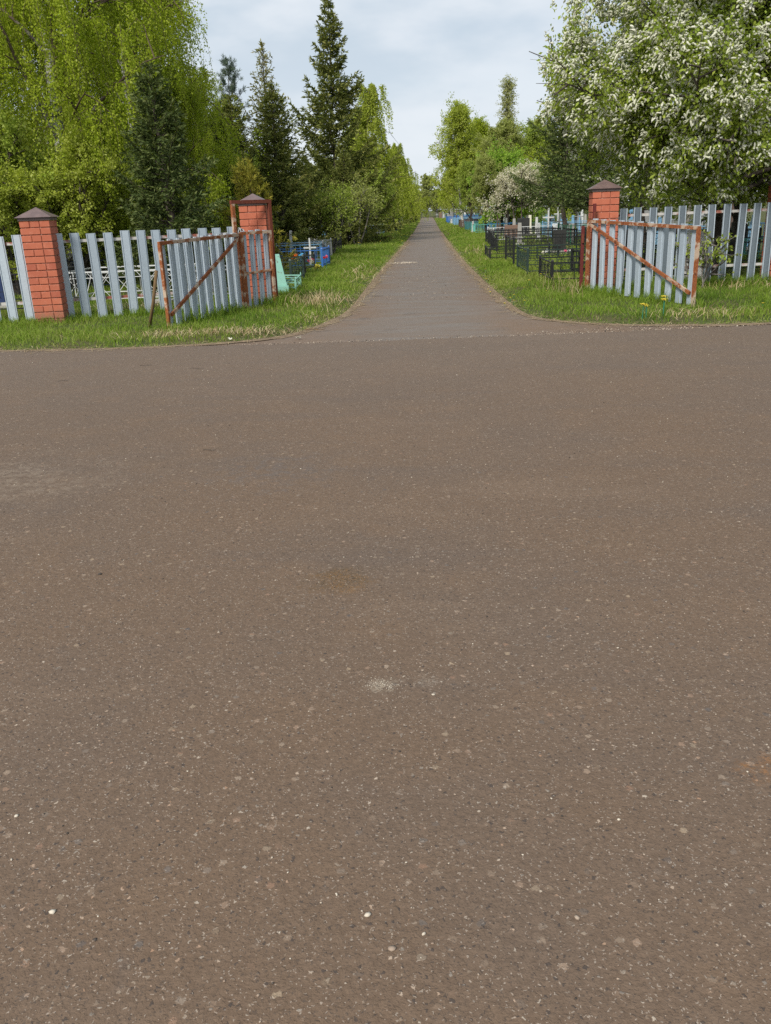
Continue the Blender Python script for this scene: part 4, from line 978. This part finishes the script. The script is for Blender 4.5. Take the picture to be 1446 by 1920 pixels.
# ------------------------------------------------------------------ graves
def grave_fence(x0, x1, y0, y1, h, color, style, label, group=None, lean=0.0, gap=.10, rz=0.0, posts=True):
    """a low iron enclosure: corner posts and one panel a side"""
    cx, cy = (x0 + x1) / 2, (y0 + y1) / 2; W, D = (x1 - x0), (y1 - y0)
    t = thing('grave_fence', label, 'grave fence', (cx, cy, gz(cx, cy) - .01), rz, group or 'iron fences around graves'); t.rotation_euler = (lean, lean * .6, rz); m = M[color]
    if posts:
        for px, py in ((-W / 2, -D / 2), (W / 2, -D / 2), (W / 2, D / 2), (-W / 2, D / 2)):
            mb = MB(); mb.bar((px, py, -.06), (px, py, h + .03), .045 if h > .28 else .018); po = mb.build('post', m, t); fi = MB(); fi.box((px, py, h + .045), (.05, .05, .03) if h > .28 else (.022, .022, .03), 0, .3); fi.build('finial', m, po)
    rs = random.Random(int(abs(cx * 71 + cy * 13)))
    for side in range(4):
        mb = MB(); L = W if side % 2 == 0 else D
        def P(u, z):
            q = (u - L / 2)
            return ((q, -D / 2, z), (W / 2, q, z), (-q, D / 2, z), (-W / 2, -q, z))[side]
        mb.bar(P(.018, h), P(L - .018, h), .018, .022); mb.bar(P(.018, gap), P(L - .018, gap), .014, .018)
        if style == 'bars' or (style == 'endboard' and side != 1):
            n = max(2, int(L / .17))
            for i in range(1, n): mb.bar(P(L * i / n, gap), P(L * i / n, h), .009)
        elif style == 'board' or (style == 'endboard' and side == 1):
            n = max(2, int(L / .11))
            for i in range(n): mb.bar(P(L * (i + .5) / n, gap - .05), P(L * (i + .5) / n, h + .02), .05, .012) if side % 2 else mb.bar(P(L * (i + .5) / n, gap - .05), P(L * (i + .5) / n, h + .02), .012, .05)
        elif style == 'cross':
            n = max(2, int(L / .42))
            for i in range(n):
                a, b = L * i / n + .015, L * (i + 1) / n - .015
                mb.bar(P(a, gap), P(b, h), .007); mb.bar(P(a, h), P(b, gap), .007); mb.bar(P(b, gap), P(b, h), .012)
            mb.bar(P(.02, h * .82), P(L - .02, h * .82), .010)
        else:
            n = max(2, int(L / .38))
            for i in range(n):
                a, b = L * i / n + .008, L * (i + 1) / n - .008; c_ = (a + b) / 2; R = min((b - a) * .42, (h - gap) * .24)
                mb.bar(P(b, gap), P(b, h), .012)
                for (u0, z0, s) in ((c_, gap + R * 1.25, 1), (c_, h - R * 1.25, -1)):
                    pts = [P(u0 + s * R * (1 - k / 22) * math.cos(k * .55), z0 + s * R * (1 - k / 22) * math.sin(k * .55)) for k in range(15)]
                    mb.tube(pts, .005, 4, False)
                mb.bar(P(a, gap + (h - gap) * .5), P(b, gap + (h - gap) * .5), .008)
        mb.build('panel', m, t)
    return t
def headstone(x, y, w, h, mat, label, shape='flat', group=None, rz=0.0, small=False, th=.07):
    t = thing('headstone', label, 'headstone', (x, y, gz(x, y) - .01), rz, group or 'headstones')
    b = MB(); b.box((0, 0, .04), (w + .16, .26, .10)); b.build('base', M['concrete'], t, bevel=.006)
    s = MB(); z0, hw = .09, w / 2
    if shape == 'flat': o = [(-hw, z0), (hw, z0), (hw, h), (-hw, h)]
    elif shape == 'arch': o = [(-hw, z0), (hw, z0)] + [(hw * math.cos(a), h - hw * .7 + hw * .7 * math.sin(a)) for a in np.linspace(0, PI, 11)]
    elif shape == 'peak': o = [(-hw, z0), (hw, z0), (hw, h * .72), (0, h), (-hw, h * .72)]
    elif shape == 'slant': o = [(-hw, z0), (hw, z0), (hw, h * .8), (hw * .2, h), (-hw, h * .92)]
    else: o = [(-hw, z0), (hw, z0), (hw * .95, h * .6)] + [(hw * .95 * math.cos(a), h * .62 + h * .36 * math.sin(a)) for a in np.linspace(.2, PI - .2, 9)] + [(-hw * .95, h * .6)]
    s.prism(o, -th / 2, th / 2); s.build('slab', M[mat], t, bevel=.004)
    return t
def obelisk(x, y, w, h, mat, label, group=None, rz=0.0, finial=True):
    t = thing('obelisk', label, 'grave obelisk', (x, y, gz(x, y) - .01), rz, group or 'painted metal obelisks')
    b = MB(); b.box((0, 0, .06), (w * 1.15, w * 1.15, .14)); b.build('plinth', M[mat], t, bevel=.004)
    s = MB(); s.box((0, 0, .13 + (h - .13) / 2), (w, w * .8, h - .13), 0, .42); s.build('shaft', M[mat], t, bevel=.003)
    if finial:
        f = MB(); f.bar((0, 0, h), (0, 0, h + .13), .014); f.bar((-.04, 0, h + .085), (.04, 0, h + .085), .012); f.build('finial', M[mat], t)
    return t
def cross(x, y, h, mat, label, w=.05, arm=.17, rz=0.0, group=None):
    m = MB(); m.box((0, 0, h / 2), (w, w * .7, h), 0, .8); m.bar((-arm, 0, h * .68), (-w / 2, 0, h * .68), w * .6, w * .8); m.bar((w / 2, 0, h * .68), (arm, 0, h * .68), w * .6, w * .8)
    m.box((0, 0, .03), (w * 3, w * 3, .06))
    o = m.build('grave_cross', M[mat], bevel=.003); o.location = (x, y, gz(x, y) - .01); o.rotation_euler = (0, 0, rz); return tag(o, label, 'cross', group)
def post_stone(x, y, w, h, mat, label, group=None, tp=.75):
    m = MB(); m.box((0, 0, h / 2), (w, w * .7, h), 0, tp); m.box((0, 0, .03), (w * 1.5, w * 1.5, .08)); 
    o = m.build('grave_marker', M[mat], bevel=.004); o.location = (x, y, gz(x, y) - .01); return tag(o, label, 'grave marker', group or 'upright grave markers')
def flowers(x, y, z, mats, n, R, label, stem=True):
    t = thing('artificial_flowers', label, 'flowers', (x, y, gz(x, y)), 0, 'artificial flowers on graves'); rs = random.Random(int(x * 1000))
    if stem:
        s = MB(); s.tube([(0, 0, 0), (.01, 0, z)], .006, 5); s.build('stem', M['green'], t)
    for k in range(n):
        p = MB(); c = Vector((rs.uniform(-1, 1) * R * (n > 1), rs.uniform(-1, 1) * R * .6 * (n > 1), z + rs.uniform(-.6, .6) * R * (n > 1)))
        for j in range(11):
            a, b = rs.uniform(0, 2 * PI), rs.uniform(-.6, 1.4); d = Vector((math.cos(a) * math.cos(b), math.sin(a) * math.cos(b), math.sin(b))); rr = R * (1.0 if n == 1 else .62)
            sd = d.cross(Vector((.3, .5, .8))).normalized() * rr * .55; u = d.cross(sd).normalized() * rr * .25
            p.add([c, c + d * rr * .6 + sd, c + d * rr + u, c + d * rr * .6 - sd, c + d * rr * .5 + u * 2], [(0, 1, 2, 3), (0, 1, 4), (4, 1, 2), (4, 2, 3), (0, 4, 3)])
        p.build('bloom', M[mats[k % len(mats)]], t)
    return t

# left of the lane, near
obelisk(-2.76, 16.0, .34, .68, 'mint', 'mint green metal obelisk just behind the wicket', finial=False, rz=.2)
grave_fence(-3.1, -2.46, 16.2, 16.9, .24, 'mint', 'cross', 'low mint wire fence beside the mint obelisk', lean=.05)
grave_fence(-4.9, -2.72, 17.4, 19.2, .46, 'darkgreen', 'scroll', 'dark green scrolled grave fence behind the mint obelisk')
grave_fence(-5.3, -2.85, 20.4, 22.2, .38, 'black', 'bars', 'low black leaning grave fence with coloured flowers', lean=-.03)
grave_fence(-5.7, -2.75, 23.0, 24.7, .46, 'blue', 'endboard', 'bright blue grave fence left of the lane')
cross(-3.13, 23.6, .76, 'white', 'white cross inside the bright blue grave fence')
x, y, z = at(552, 480, 21.6); flowers(x, y, z - .05, ['orange'], 1, .10, 'orange artificial flower over the low black fence')
x, y, z = at(566, 480, 21.7); flowers(x, y, z - .05, ['skyblue'], 1, .095, 'sky blue artificial flower beside the orange one')
x, y, z = at(582, 488, 21.6); flowers(x, y, z - .05, ['cream', 'pink', 'cream', 'pink'], 4, .08, 'pink and cream artificial flowers left of the white cross')
x, y, z = at(595, 498, 21.5); flowers(x, y, z - .05, ['lemon'], 1, .09, 'yellow artificial flower on the low black fence')
x, y, z = at(547, 447, 26.0); flowers(x, y, z - .05, ['lemon', 'yellow'], 3, .12, 'yellow flower bunch above the bright blue grave fence')
x, y, z = at(611, 481, 22.1); flowers(x, y, z - .05, ['red', 'pink'], 2, .08, 'red flowers at the corner of the bright blue fence')
grave_fence(-6.2, -3.1, 26.3, 28.6, .55, 'grey', 'bars', 'grey railed grave fence behind the bright blue one')
grave_fence(-6.6, -3.3, 31.5, 34, .55, 'black', 'scroll', 'black scrolled grave fence behind the yellow green bush')
grave_fence(-6.0, -3.25, 38.5, 41, .65, 'grey', 'bars', 'grey barred grave fence at the foot of the tallest spruce')
grave_fence(-5.2, -2.95, 43, 45.5, .7, 'lightblue', 'bars', 'pale blue grave fence beyond the stemmed bush')
headstone(-5.15, 28.3, .40, 1.0, 'navy', 'navy blue slab headstone behind the blue grave fence', 'flat')
headstone(-5.0, 33.2, .6, 1.05, 'brownstone', 'brown headstone under the tallest spruce branches', 'arch')
post_stone(-4.2, 27.4, .10, .9, 'white', 'thin white marker behind the grey railed fence')
post_stone(-3.5, 40, .13, 1.0, 'white', 'white marker by the grey barred fence left of the lane')
post_stone(-4.8, 39.4, .12, .95, 'lightblue', 'pale blue marker by the grey barred fence')
grave_fence(-5.4, -3.0, 47.5, 50, .6, 'blue', 'bars', 'blue railing under the small trees left of the lane')
grave_fence(-5.2, -2.9, 52, 54.5, .6, 'grey', 'bars', 'grey railing beyond the blue one left of the lane')
grave_fence(-5.0, -2.8, 57, 60, .6, 'lightblue', 'bars', 'pale blue railing just before the black headstones')
# black headstones
x, y = -2.35, 64.5
grave_fence(-4.9, -2.0, 62.8, 66.5, .48, 'black', 'bars', 'black grave fence round the peaked black headstones')
headstone(-2.55, 64.0, .85, .98, 'blackstone', 'tall peaked black headstone nearest the lane on the left', 'peak', th=.1)
headstone(-3.4, 64.2, .8, .74, 'blackstone', 'rounded black headstone between two other black stones', 'arch', th=.1)
headstone(-4.35, 64.2, .8, .66, 'blackstone', 'low round black headstone furthest from the lane', 'round', th=.1)
post_stone(-2.0, 63.0, .10, 1.15, 'black', 'black gate post of the black grave plot')
# behind the left fence, seen between the pickets
grave_fence(-6.3, -4.15, 14.9, 16.4, .55, 'white', 'cross', 'white wire grave fence with crossed bars behind the pickets')
headstone(-4.45, 14.55, .17, .66, 'concrete', 'narrow pale pointed board behind the left picket fence', 'arch', th=.04)
grave_fence(-7.9, -5.0, 18.4, 20.2, .60, 'navy', 'scroll', 'dark blue scrolled grave fence behind the white wire one')
headstone(-7.35, 14.4, .5, .95, 'navy', 'dark navy headstone left of the left brick pillar', 'flat')
grave_fence(-7.6, -6.1, 13.5, 15.3, .62, 'black', 'scroll', 'black scrolled grave fence left behind the left pillar')
headstone(-5.55, 20.9, .34, 1.15, 'greystone', 'grey upright slab above the dark blue grave fence', 'flat')
post_stone(-5.95, 20.7, .09, 1.2, 'white', 'white thin post beside the grey upright slab')
grave_fence(-4.1, -2.95, 15.0, 16.2, .5, 'grey', 'bars', 'grey grave fence behind the wide left gate')
headstone(-8.6, 17.3, .45, 1.0, 'greystone', 'grey headstone behind the far left pickets', 'arch')
# right of the lane, near
grave_fence(2.15, 4.5, 15.5, 17.2, .37, 'black', 'scroll', 'lowest black scrolled grave fence by the right gate')
grave_fence(2.0, 4.6, 18.0, 20.0, .50, 'darkgreen', 'scroll', 'dark green grave fence between two black ones on the right')
grave_fence(1.98, 5.0, 20.7, 22.8, .64, 'black', 'bars', 'tall black barred grave fence nearest the lane on the right', gap=.20)
grave_fence(1.62, 3.4, 23.4, 25.2, .30, 'black', 'bars', 'small low black fence beside the right verge')
grave_fence(2.05, 4.8, 26.6, 29.2, .55, 'black', 'scroll', 'ornate black grave fence behind the tall barred one')
headstone(3.78, 25.9, .36, .66, 'blackstone', 'black headstone rising behind the tall black barred fence', 'flat', th=.12)
x, y, z = at(1021, 472, 24.5); flowers(x, y, z - .05, ['white', 'cream'], 4, .10, 'white flowers in front of the black headstone')
x, y, z = at(1064, 470, 24.4); flowers(x, y, z - .05, ['pink', 'white'], 3, .09, 'pale pink flowers right of the black headstone')
grave_fence(2.65, 5.6, 36.2, 39.6, .48, 'white', 'bars', 'white railed grave fence right of the lane')
grave_fence(2.6, 6.4, 49.5, 53.2, .48, 'turq', 'bars', 'turquoise grave fence right of the lane')
grave_fence(2.5, 6.0, 56, 60, .5, 'teal', 'board', 'dark teal grave fence beyond the turquoise one')
grave_fence(2.4, 6.2, 64, 69, .55, 'brown', 'board', 'brown grave fence far down the right of the lane')
grave_fence(2.3, 6.2, 77, 82, .6, 'lightblue', 'board', 'pale blue grave fence far down the right of the lane')
grave_fence(2.1, 7.2, 92, 100, .6, 'blue', 'board', 'deep blue grave fence furthest down the right of lane')
grave_fence(5.2, 8.2, 38, 41, .62, 'lightblue', 'bars', 'pale blue railing behind the right graves')
grave_fence(4.9, 7.6, 31, 34, .62, 'green', 'bars', 'green railing behind the tall black barred fence')
grave_fence(5.2, 8.0, 22, 25, .6, 'black', 'cross', 'black crossed railing behind the right brick pillar')
grave_fence(5.0, 7.4, 16.6, 18.6, .55, 'black', 'bars', 'black railing behind the right picket fence')
grave_fence(2.9, 4.7, 17.3, 18.0, .45, 'black', 'bars', 'narrow black railing behind the right gate leaf', rz=.05)
grave_fence(2.2, 4.9, 30.2, 32.6, .55, 'black', 'bars', 'plain black railing beyond the ornate black fence right of lane')
grave_fence(2.3, 4.9, 33.4, 35.6, .5, 'black', 'scroll', 'scrolled black railing just before the white railed fence')
for px, top, bot, w, mt_, lab in ((994, 404, 440, .16, 'cream', 'tallest cream white marker in front of the blossom tree'), (1010, 419, 452, .16, 'white', 'white marker right of the tallest cream one'),
        (980, 404, 432, .2, 'greystone', 'grey white marker left of the tallest cream one'), (969, 417, 436, .24, 'greystone', 'short grey marker behind the white railed fence'),
        (947, 404, 430, .2, 'white', 'tall white marker above the white railed fence'), (929, 413, 429, .28, 'lightblue', 'pale blue white marker above the turquoise fence'),
        (943, 411, 429, .18, 'white', 'slim white marker beside the tall one by the white fence'), (1018, 402, 424, .22, 'white', 'white marker behind the pale blue railing'),
        (1072, 420, 458, .22, 'concrete', 'grey concrete marker left of the right brick pillar'), (1055, 412, 436, .28, 'lightblue', 'blue and white marker inside the green railing'),
        (1040, 420, 436, .3, 'whitestone', 'low white marker inside the pale blue railing'), (899, 412, 424, .25, 'white', 'small white marker above the turquoise fence end'),
        (872, 398, 410, .3, 'whitestone', 'white marker behind the brown grave fence'), (848, 411, 420, .35, 'white', 'white marker by the pale blue fence near the lane')):
    Y = spot(px, bot)[1]; x, _, zt = at(px, top, Y); post_stone(x, Y, w, max(.3, zt), mt_, lab, tp=.85)
headstone(3.6, 38.2, .7, .6, 'brownstone', 'reddish brown low headstone behind the white railed fence', 'flat')
headstone(4.6, 43.5, .6, .8, 'blackstone', 'dark framed headstone left of the tallest cream marker', 'flat')
headstone(6.3, 15.9, .5, .9, 'greystone', 'grey headstone behind the right picket fence', 'arch')
headstone(4.55, 15.6, .4, .85, 'whitestone', 'pale headstone beside the bird cherry trunk', 'arch')

# the many far graves: three kinds of upright and one kind of fence, copied along both sides
def proto_single(build, name):
    mb = MB(); build(mb); return mb.mesh(name, .004)
KINDS = [
    (proto_single(lambda m: (m.box((0, 0, .45), (.16, .12, .9), 0, .7), m.box((0, 0, .04), (.3, .3, .1))), 'grave_marker'), 'grave_marker', 'grave marker', ['white', 'whitestone', 'lightblue', 'greystone', 'concrete'], 'slim upright grave marker'),
    (proto_single(lambda m: (m.prism([(-.25, .08), (.25, .08), (.25, .8), (.12, .95), (-.25, .9)], -.05, .05), m.box((0, 0, .04), (.7, .3, .1))), 'headstone'), 'headstone', 'headstone', ['blackstone', 'greystone', 'brownstone', 'blackstone', 'whitestone'], 'slab headstone'),
    (proto_single(lambda m: (m.box((0, 0, .55), (.06, .05, 1.1)), m.bar((-.22, 0, .78), (-.03, 0, .78), .05, .05), m.bar((.03, 0, .78), (.22, 0, .78), .05, .05)), 'grave_cross'), 'grave_cross', 'cross', ['white', 'grey', 'lightblue', 'brown'], 'plain cross')]
def far_fence(m, W=2.4, D=2.0, h=.55):
    for side in range(4):
        L = W if side % 2 == 0 else D
        P = lambda u, z: ((u - L / 2, -D / 2, z), (W / 2, u - L / 2, z), (L / 2 - u, D / 2, z), (-W / 2, L / 2 - u, z))[side]
        m.bar(P(.02, h), P(L - .02, h), .03); m.bar(P(.02, .12), P(L - .02, .12), .02)
        for i in range(9): m.bar(P(L * i / 9 + .01, .0), P(L * i / 9 + .01, h - .02), .02)
KINDS.append((proto_single(far_fence, 'grave_fence'), 'grave_fence', 'grave fence', ['black', 'blue', 'grey', 'teal', 'lightblue', 'darkgreen', 'turq', 'black'], 'railed grave fence'))
CW = {'white': 'white', 'whitestone': 'white', 'lightblue': 'pale blue', 'greystone': 'grey', 'concrete': 'grey', 'blackstone': 'black', 'brownstone': 'brown', 'grey': 'grey', 'brown': 'brown', 'black': 'black', 'blue': 'blue', 'teal': 'teal', 'darkgreen': 'dark green', 'turq': 'turquoise'}
rs = random.Random(8)
def far_grave(x, y, kind, where):
    me, name, cat, cols, word = KINDS[kind]; c = rs.choice(cols)
    o = bpy.data.objects.new(name, me); COL.objects.link(o)
    if not me.materials: me.materials.append(M['grey'])
    o.material_slots[0].link = 'OBJECT'; o.material_slots[0].material = M[c]
    if kind == 3 and abs(x) < 4.4: x = math.copysign(4.4, x)
    o.location = (x, y, .03); s = rs.uniform(.75, 1.15); o.scale = (s, s, s * rs.uniform(.8, 1.15)); o.rotation_euler = (0, 0, rs.uniform(-.15, .15))
    tag(o, f'{CW[c]} {word} {where}', cat, f'{CW[c]} {word}s {where}')
for side, w1, w2 in ((-1, 'among the graves left of the lane', 'far behind the left picket fence'), (1, 'among the graves right of the lane', 'deep in the graves behind right row')):
    for k in range(70):
        y = 40 + 115 * rs.random() ** .8; x = side * (2.6 + rs.uniform(0, 1) ** 1.3 * 9)
        far_grave(x, y, rs.choice([0, 0, 1, 2, 3, 3]), w1)
    for k in range(34):
        y = rs.uniform(19, 42); x = side * rs.uniform(6.2, 15 if side < 0 else 10)
        far_grave(x, y, rs.choice([0, 0, 1, 2, 3]), w2)
for k in range(26):
    far_grave((1 if k % 2 else -1) * rs.uniform(1.5, 6), rs.uniform(140, 168), rs.choice([0, 0, 1, 2]), 'at the far end of the lane')

for k in range(34): far_grave(rs.uniform(3.2, 9.5), rs.uniform(27, 62), rs.choice([0, 0, 0, 2]), 'in the crowded rows right of the lane')
for k in range(26): far_grave(-rs.uniform(3.6, 9), rs.uniform(26, 60), rs.choice([0, 0, 0, 1, 2, 3]), 'in the crowded rows left of the lane')
# dandelions
dm = MB(); dm.tube([(0, 0, 0), (.004, 0, .10)], .003, 5)
dh = MB()
for k in range(16):
    a = k * 2.4; rr = .022 * (.5 + .5 * (k % 2)); dh.add([(0, 0, .098), (rr * math.cos(a - .25), rr * math.sin(a - .25), .108), (rr * 1.2 * math.cos(a), rr * 1.2 * math.sin(a), .106), (rr * math.cos(a + .25), rr * math.sin(a + .25), .108)], [(0, 1, 2, 3)])
dh.box((.0, 0, .104), (.018, .018, .012))
first = None
def dandelion(px, py, s, label, group):
    global first
    x, y = spot(px, py)
    if first is None:
        first = thing('dandelion', label, 'dandelion', (x, y, gz(x, y)), 0, group); dm.build('stem', M['green'], first); dh.build('flower_head', M['yellow'], first); o = first
    else:
        o = copy_tree(first); o.location = (x, y, gz(x, y)); o['label'] = label; o['group'] = group
    o.scale = (s, s, s)
dandelion(1243, 598, 1.9, 'lower of two yellow dandelions under the right gate corner', 'dandelions at the right gate')
dandelion(1243, 590, 1.9, 'upper of two yellow dandelions under the right gate corner', 'dandelions at the right gate')
dandelion(1204, 603, 1.7, 'lowest of three small dandelions left of the taller pair', 'dandelions at the right gate')
dandelion(1211, 602, 1.4, 'right of three small dandelions left of the taller pair', 'dandelions at the right gate')
dandelion(1210, 597, 1.3, 'top of three small dandelions left of the taller pair', 'dandelions at the right gate')
dandelion(1429, 586, .8, 'lone dandelion in the grass under the right picket fence', 'dandelions at the right gate')
for k in range(26):
    dandelion(rs.uniform(672, 760), rs.uniform(440, 470), rs.uniform(1.3, 2.0), 'tiny yellow dandelion on the left verge of the lane', 'dandelions on the left verge')
for k in range(16):
    dandelion(rs.uniform(905, 1040), rs.uniform(505, 575), rs.uniform(.6, 1.0), 'tiny yellow dandelion on the right verge of the lane', 'dandelions on the right verge')

# ------------------------------------------------------------------ sky, sun, camera
SUN_DIR = Vector((-.36, -.76, .76)).normalized()
el = math.asin(SUN_DIR.z); azm = math.atan2(SUN_DIR.x, SUN_DIR.y)
w = bpy.data.worlds.new('World'); sc.world = w; w.use_nodes = True; nt = w.node_tree; nt.nodes.clear()
def wn(t, ins=None, **p):
    nd = nt.nodes.new('ShaderNode' + t)
    for k, v in p.items(): setattr(nd, k, v)
    for k, v in (ins or {}).items():
        if isinstance(v, bpy.types.NodeSocket): nt.links.new(v, nd.inputs[k])
        else: nd.inputs[k].default_value = v
    return nd
sky = wn('TexSky', sky_type='NISHITA', sun_disc=False, sun_elevation=el, sun_rotation=azm % (2 * PI), altitude=100.0)
tc = wn('TexCoord').outputs['Generated']
mp = wn('Mapping', {'Vector': tc, 'Scale': (1, 1, 3.2), 'Location': (.35, .1, .2)}).outputs[0]
n1 = wn('TexNoise', {'Vector': mp, 'Scale': 2.3, 'Detail': 6.0, 'Roughness': .52}).outputs['Fac']
mp2 = wn('Mapping', {'Vector': tc, 'Scale': (1, 1, 2.6), 'Location': (2.2, .7, 1.4)}).outputs[0]
n2 = wn('TexNoise', {'Vector': mp2, 'Scale': 4.2, 'Detail': 5.0, 'Roughness': .5}).outputs['Fac']
def wmr(v, a, b): return wn('MapRange', {'Value': v, 'From Min': a, 'From Max': b}, interpolation_type='SMOOTHSTEP').outputs['Result']
def wmix(f, a, b):
    nd = nt.nodes.new('ShaderNodeMix'); nd.data_type = 'RGBA'
    for i, v in ((0, f), (6, a), (7, b)):
        if isinstance(v, bpy.types.NodeSocket): nt.links.new(v, nd.inputs[i])
        else: nd.inputs[i].default_value = (*v, 1) if isinstance(v, tuple) else v
    return nd.outputs[2]
cloud = wmix(wmr(n2, .38, .62), (4.5, 5.6, 6.7), (7.4, 7.9, 8.5))
zz = wn('SeparateXYZ', {0: tc}).outputs[2]
cloud = wmix(wn('Math', {0: wmr(zz, .30, .02), 1: .7}, operation='MULTIPLY').outputs[0], cloud, (7.6, 8.1, 8.6))
fac = wn('Math', {0: wmr(n1, .30, .58), 1: .18}, operation='MULTIPLY').outputs[0]
fac = wn('Math', {0: fac, 1: .80}, operation='ADD').outputs[0]
col = wmix(fac, sky.outputs[0], cloud)
bg = wn('Background', {0: col, 1: .1}); out = wn('OutputWorld', {0: bg.outputs[0]})

sl = bpy.data.lights.new('sun', 'SUN'); sl.energy = 4.2; sl.angle = math.radians(16); sl.color = (1.0, .95, .87)
so = bpy.data.objects.new('sun', sl); COL.objects.link(so); so.rotation_euler = (-SUN_DIR).to_track_quat('-Z', 'Y').to_euler()

cd = bpy.data.cameras.new('camera'); cam = bpy.data.objects.new('camera', cd); COL.objects.link(cam)
cd.sensor_fit = 'HORIZONTAL'; cd.sensor_width = 36.0; cd.lens = 36.0 * FPX / PW; cd.clip_start = .05; cd.clip_end = 4000
cx_, cy_, cz_ = ROT @ np.array([1., 0, 0]), ROT @ np.array([0, -1., 0]), ROT @ np.array([0, 0, -1.])
mw = Matrix(((cx_[0], cy_[0], cz_[0], 0), (cx_[1], cy_[1], cz_[1], 0), (cx_[2], cy_[2], cz_[2], EYE), (0, 0, 0, 1))); cam.matrix_world = mw
sc.camera = cam
sc.render.engine = 'CYCLES'
sc.view_settings.view_transform = 'Standard'; sc.view_settings.look = 'None'; sc.view_settings.exposure = 0.12; sc.view_settings.gamma = 1.0
sc.cycles.max_bounces = 8; sc.cycles.diffuse_bounces = 6; sc.cycles.transmission_bounces = 5; sc.cycles.glossy_bounces = 2
sc.cycles.use_denoising = False
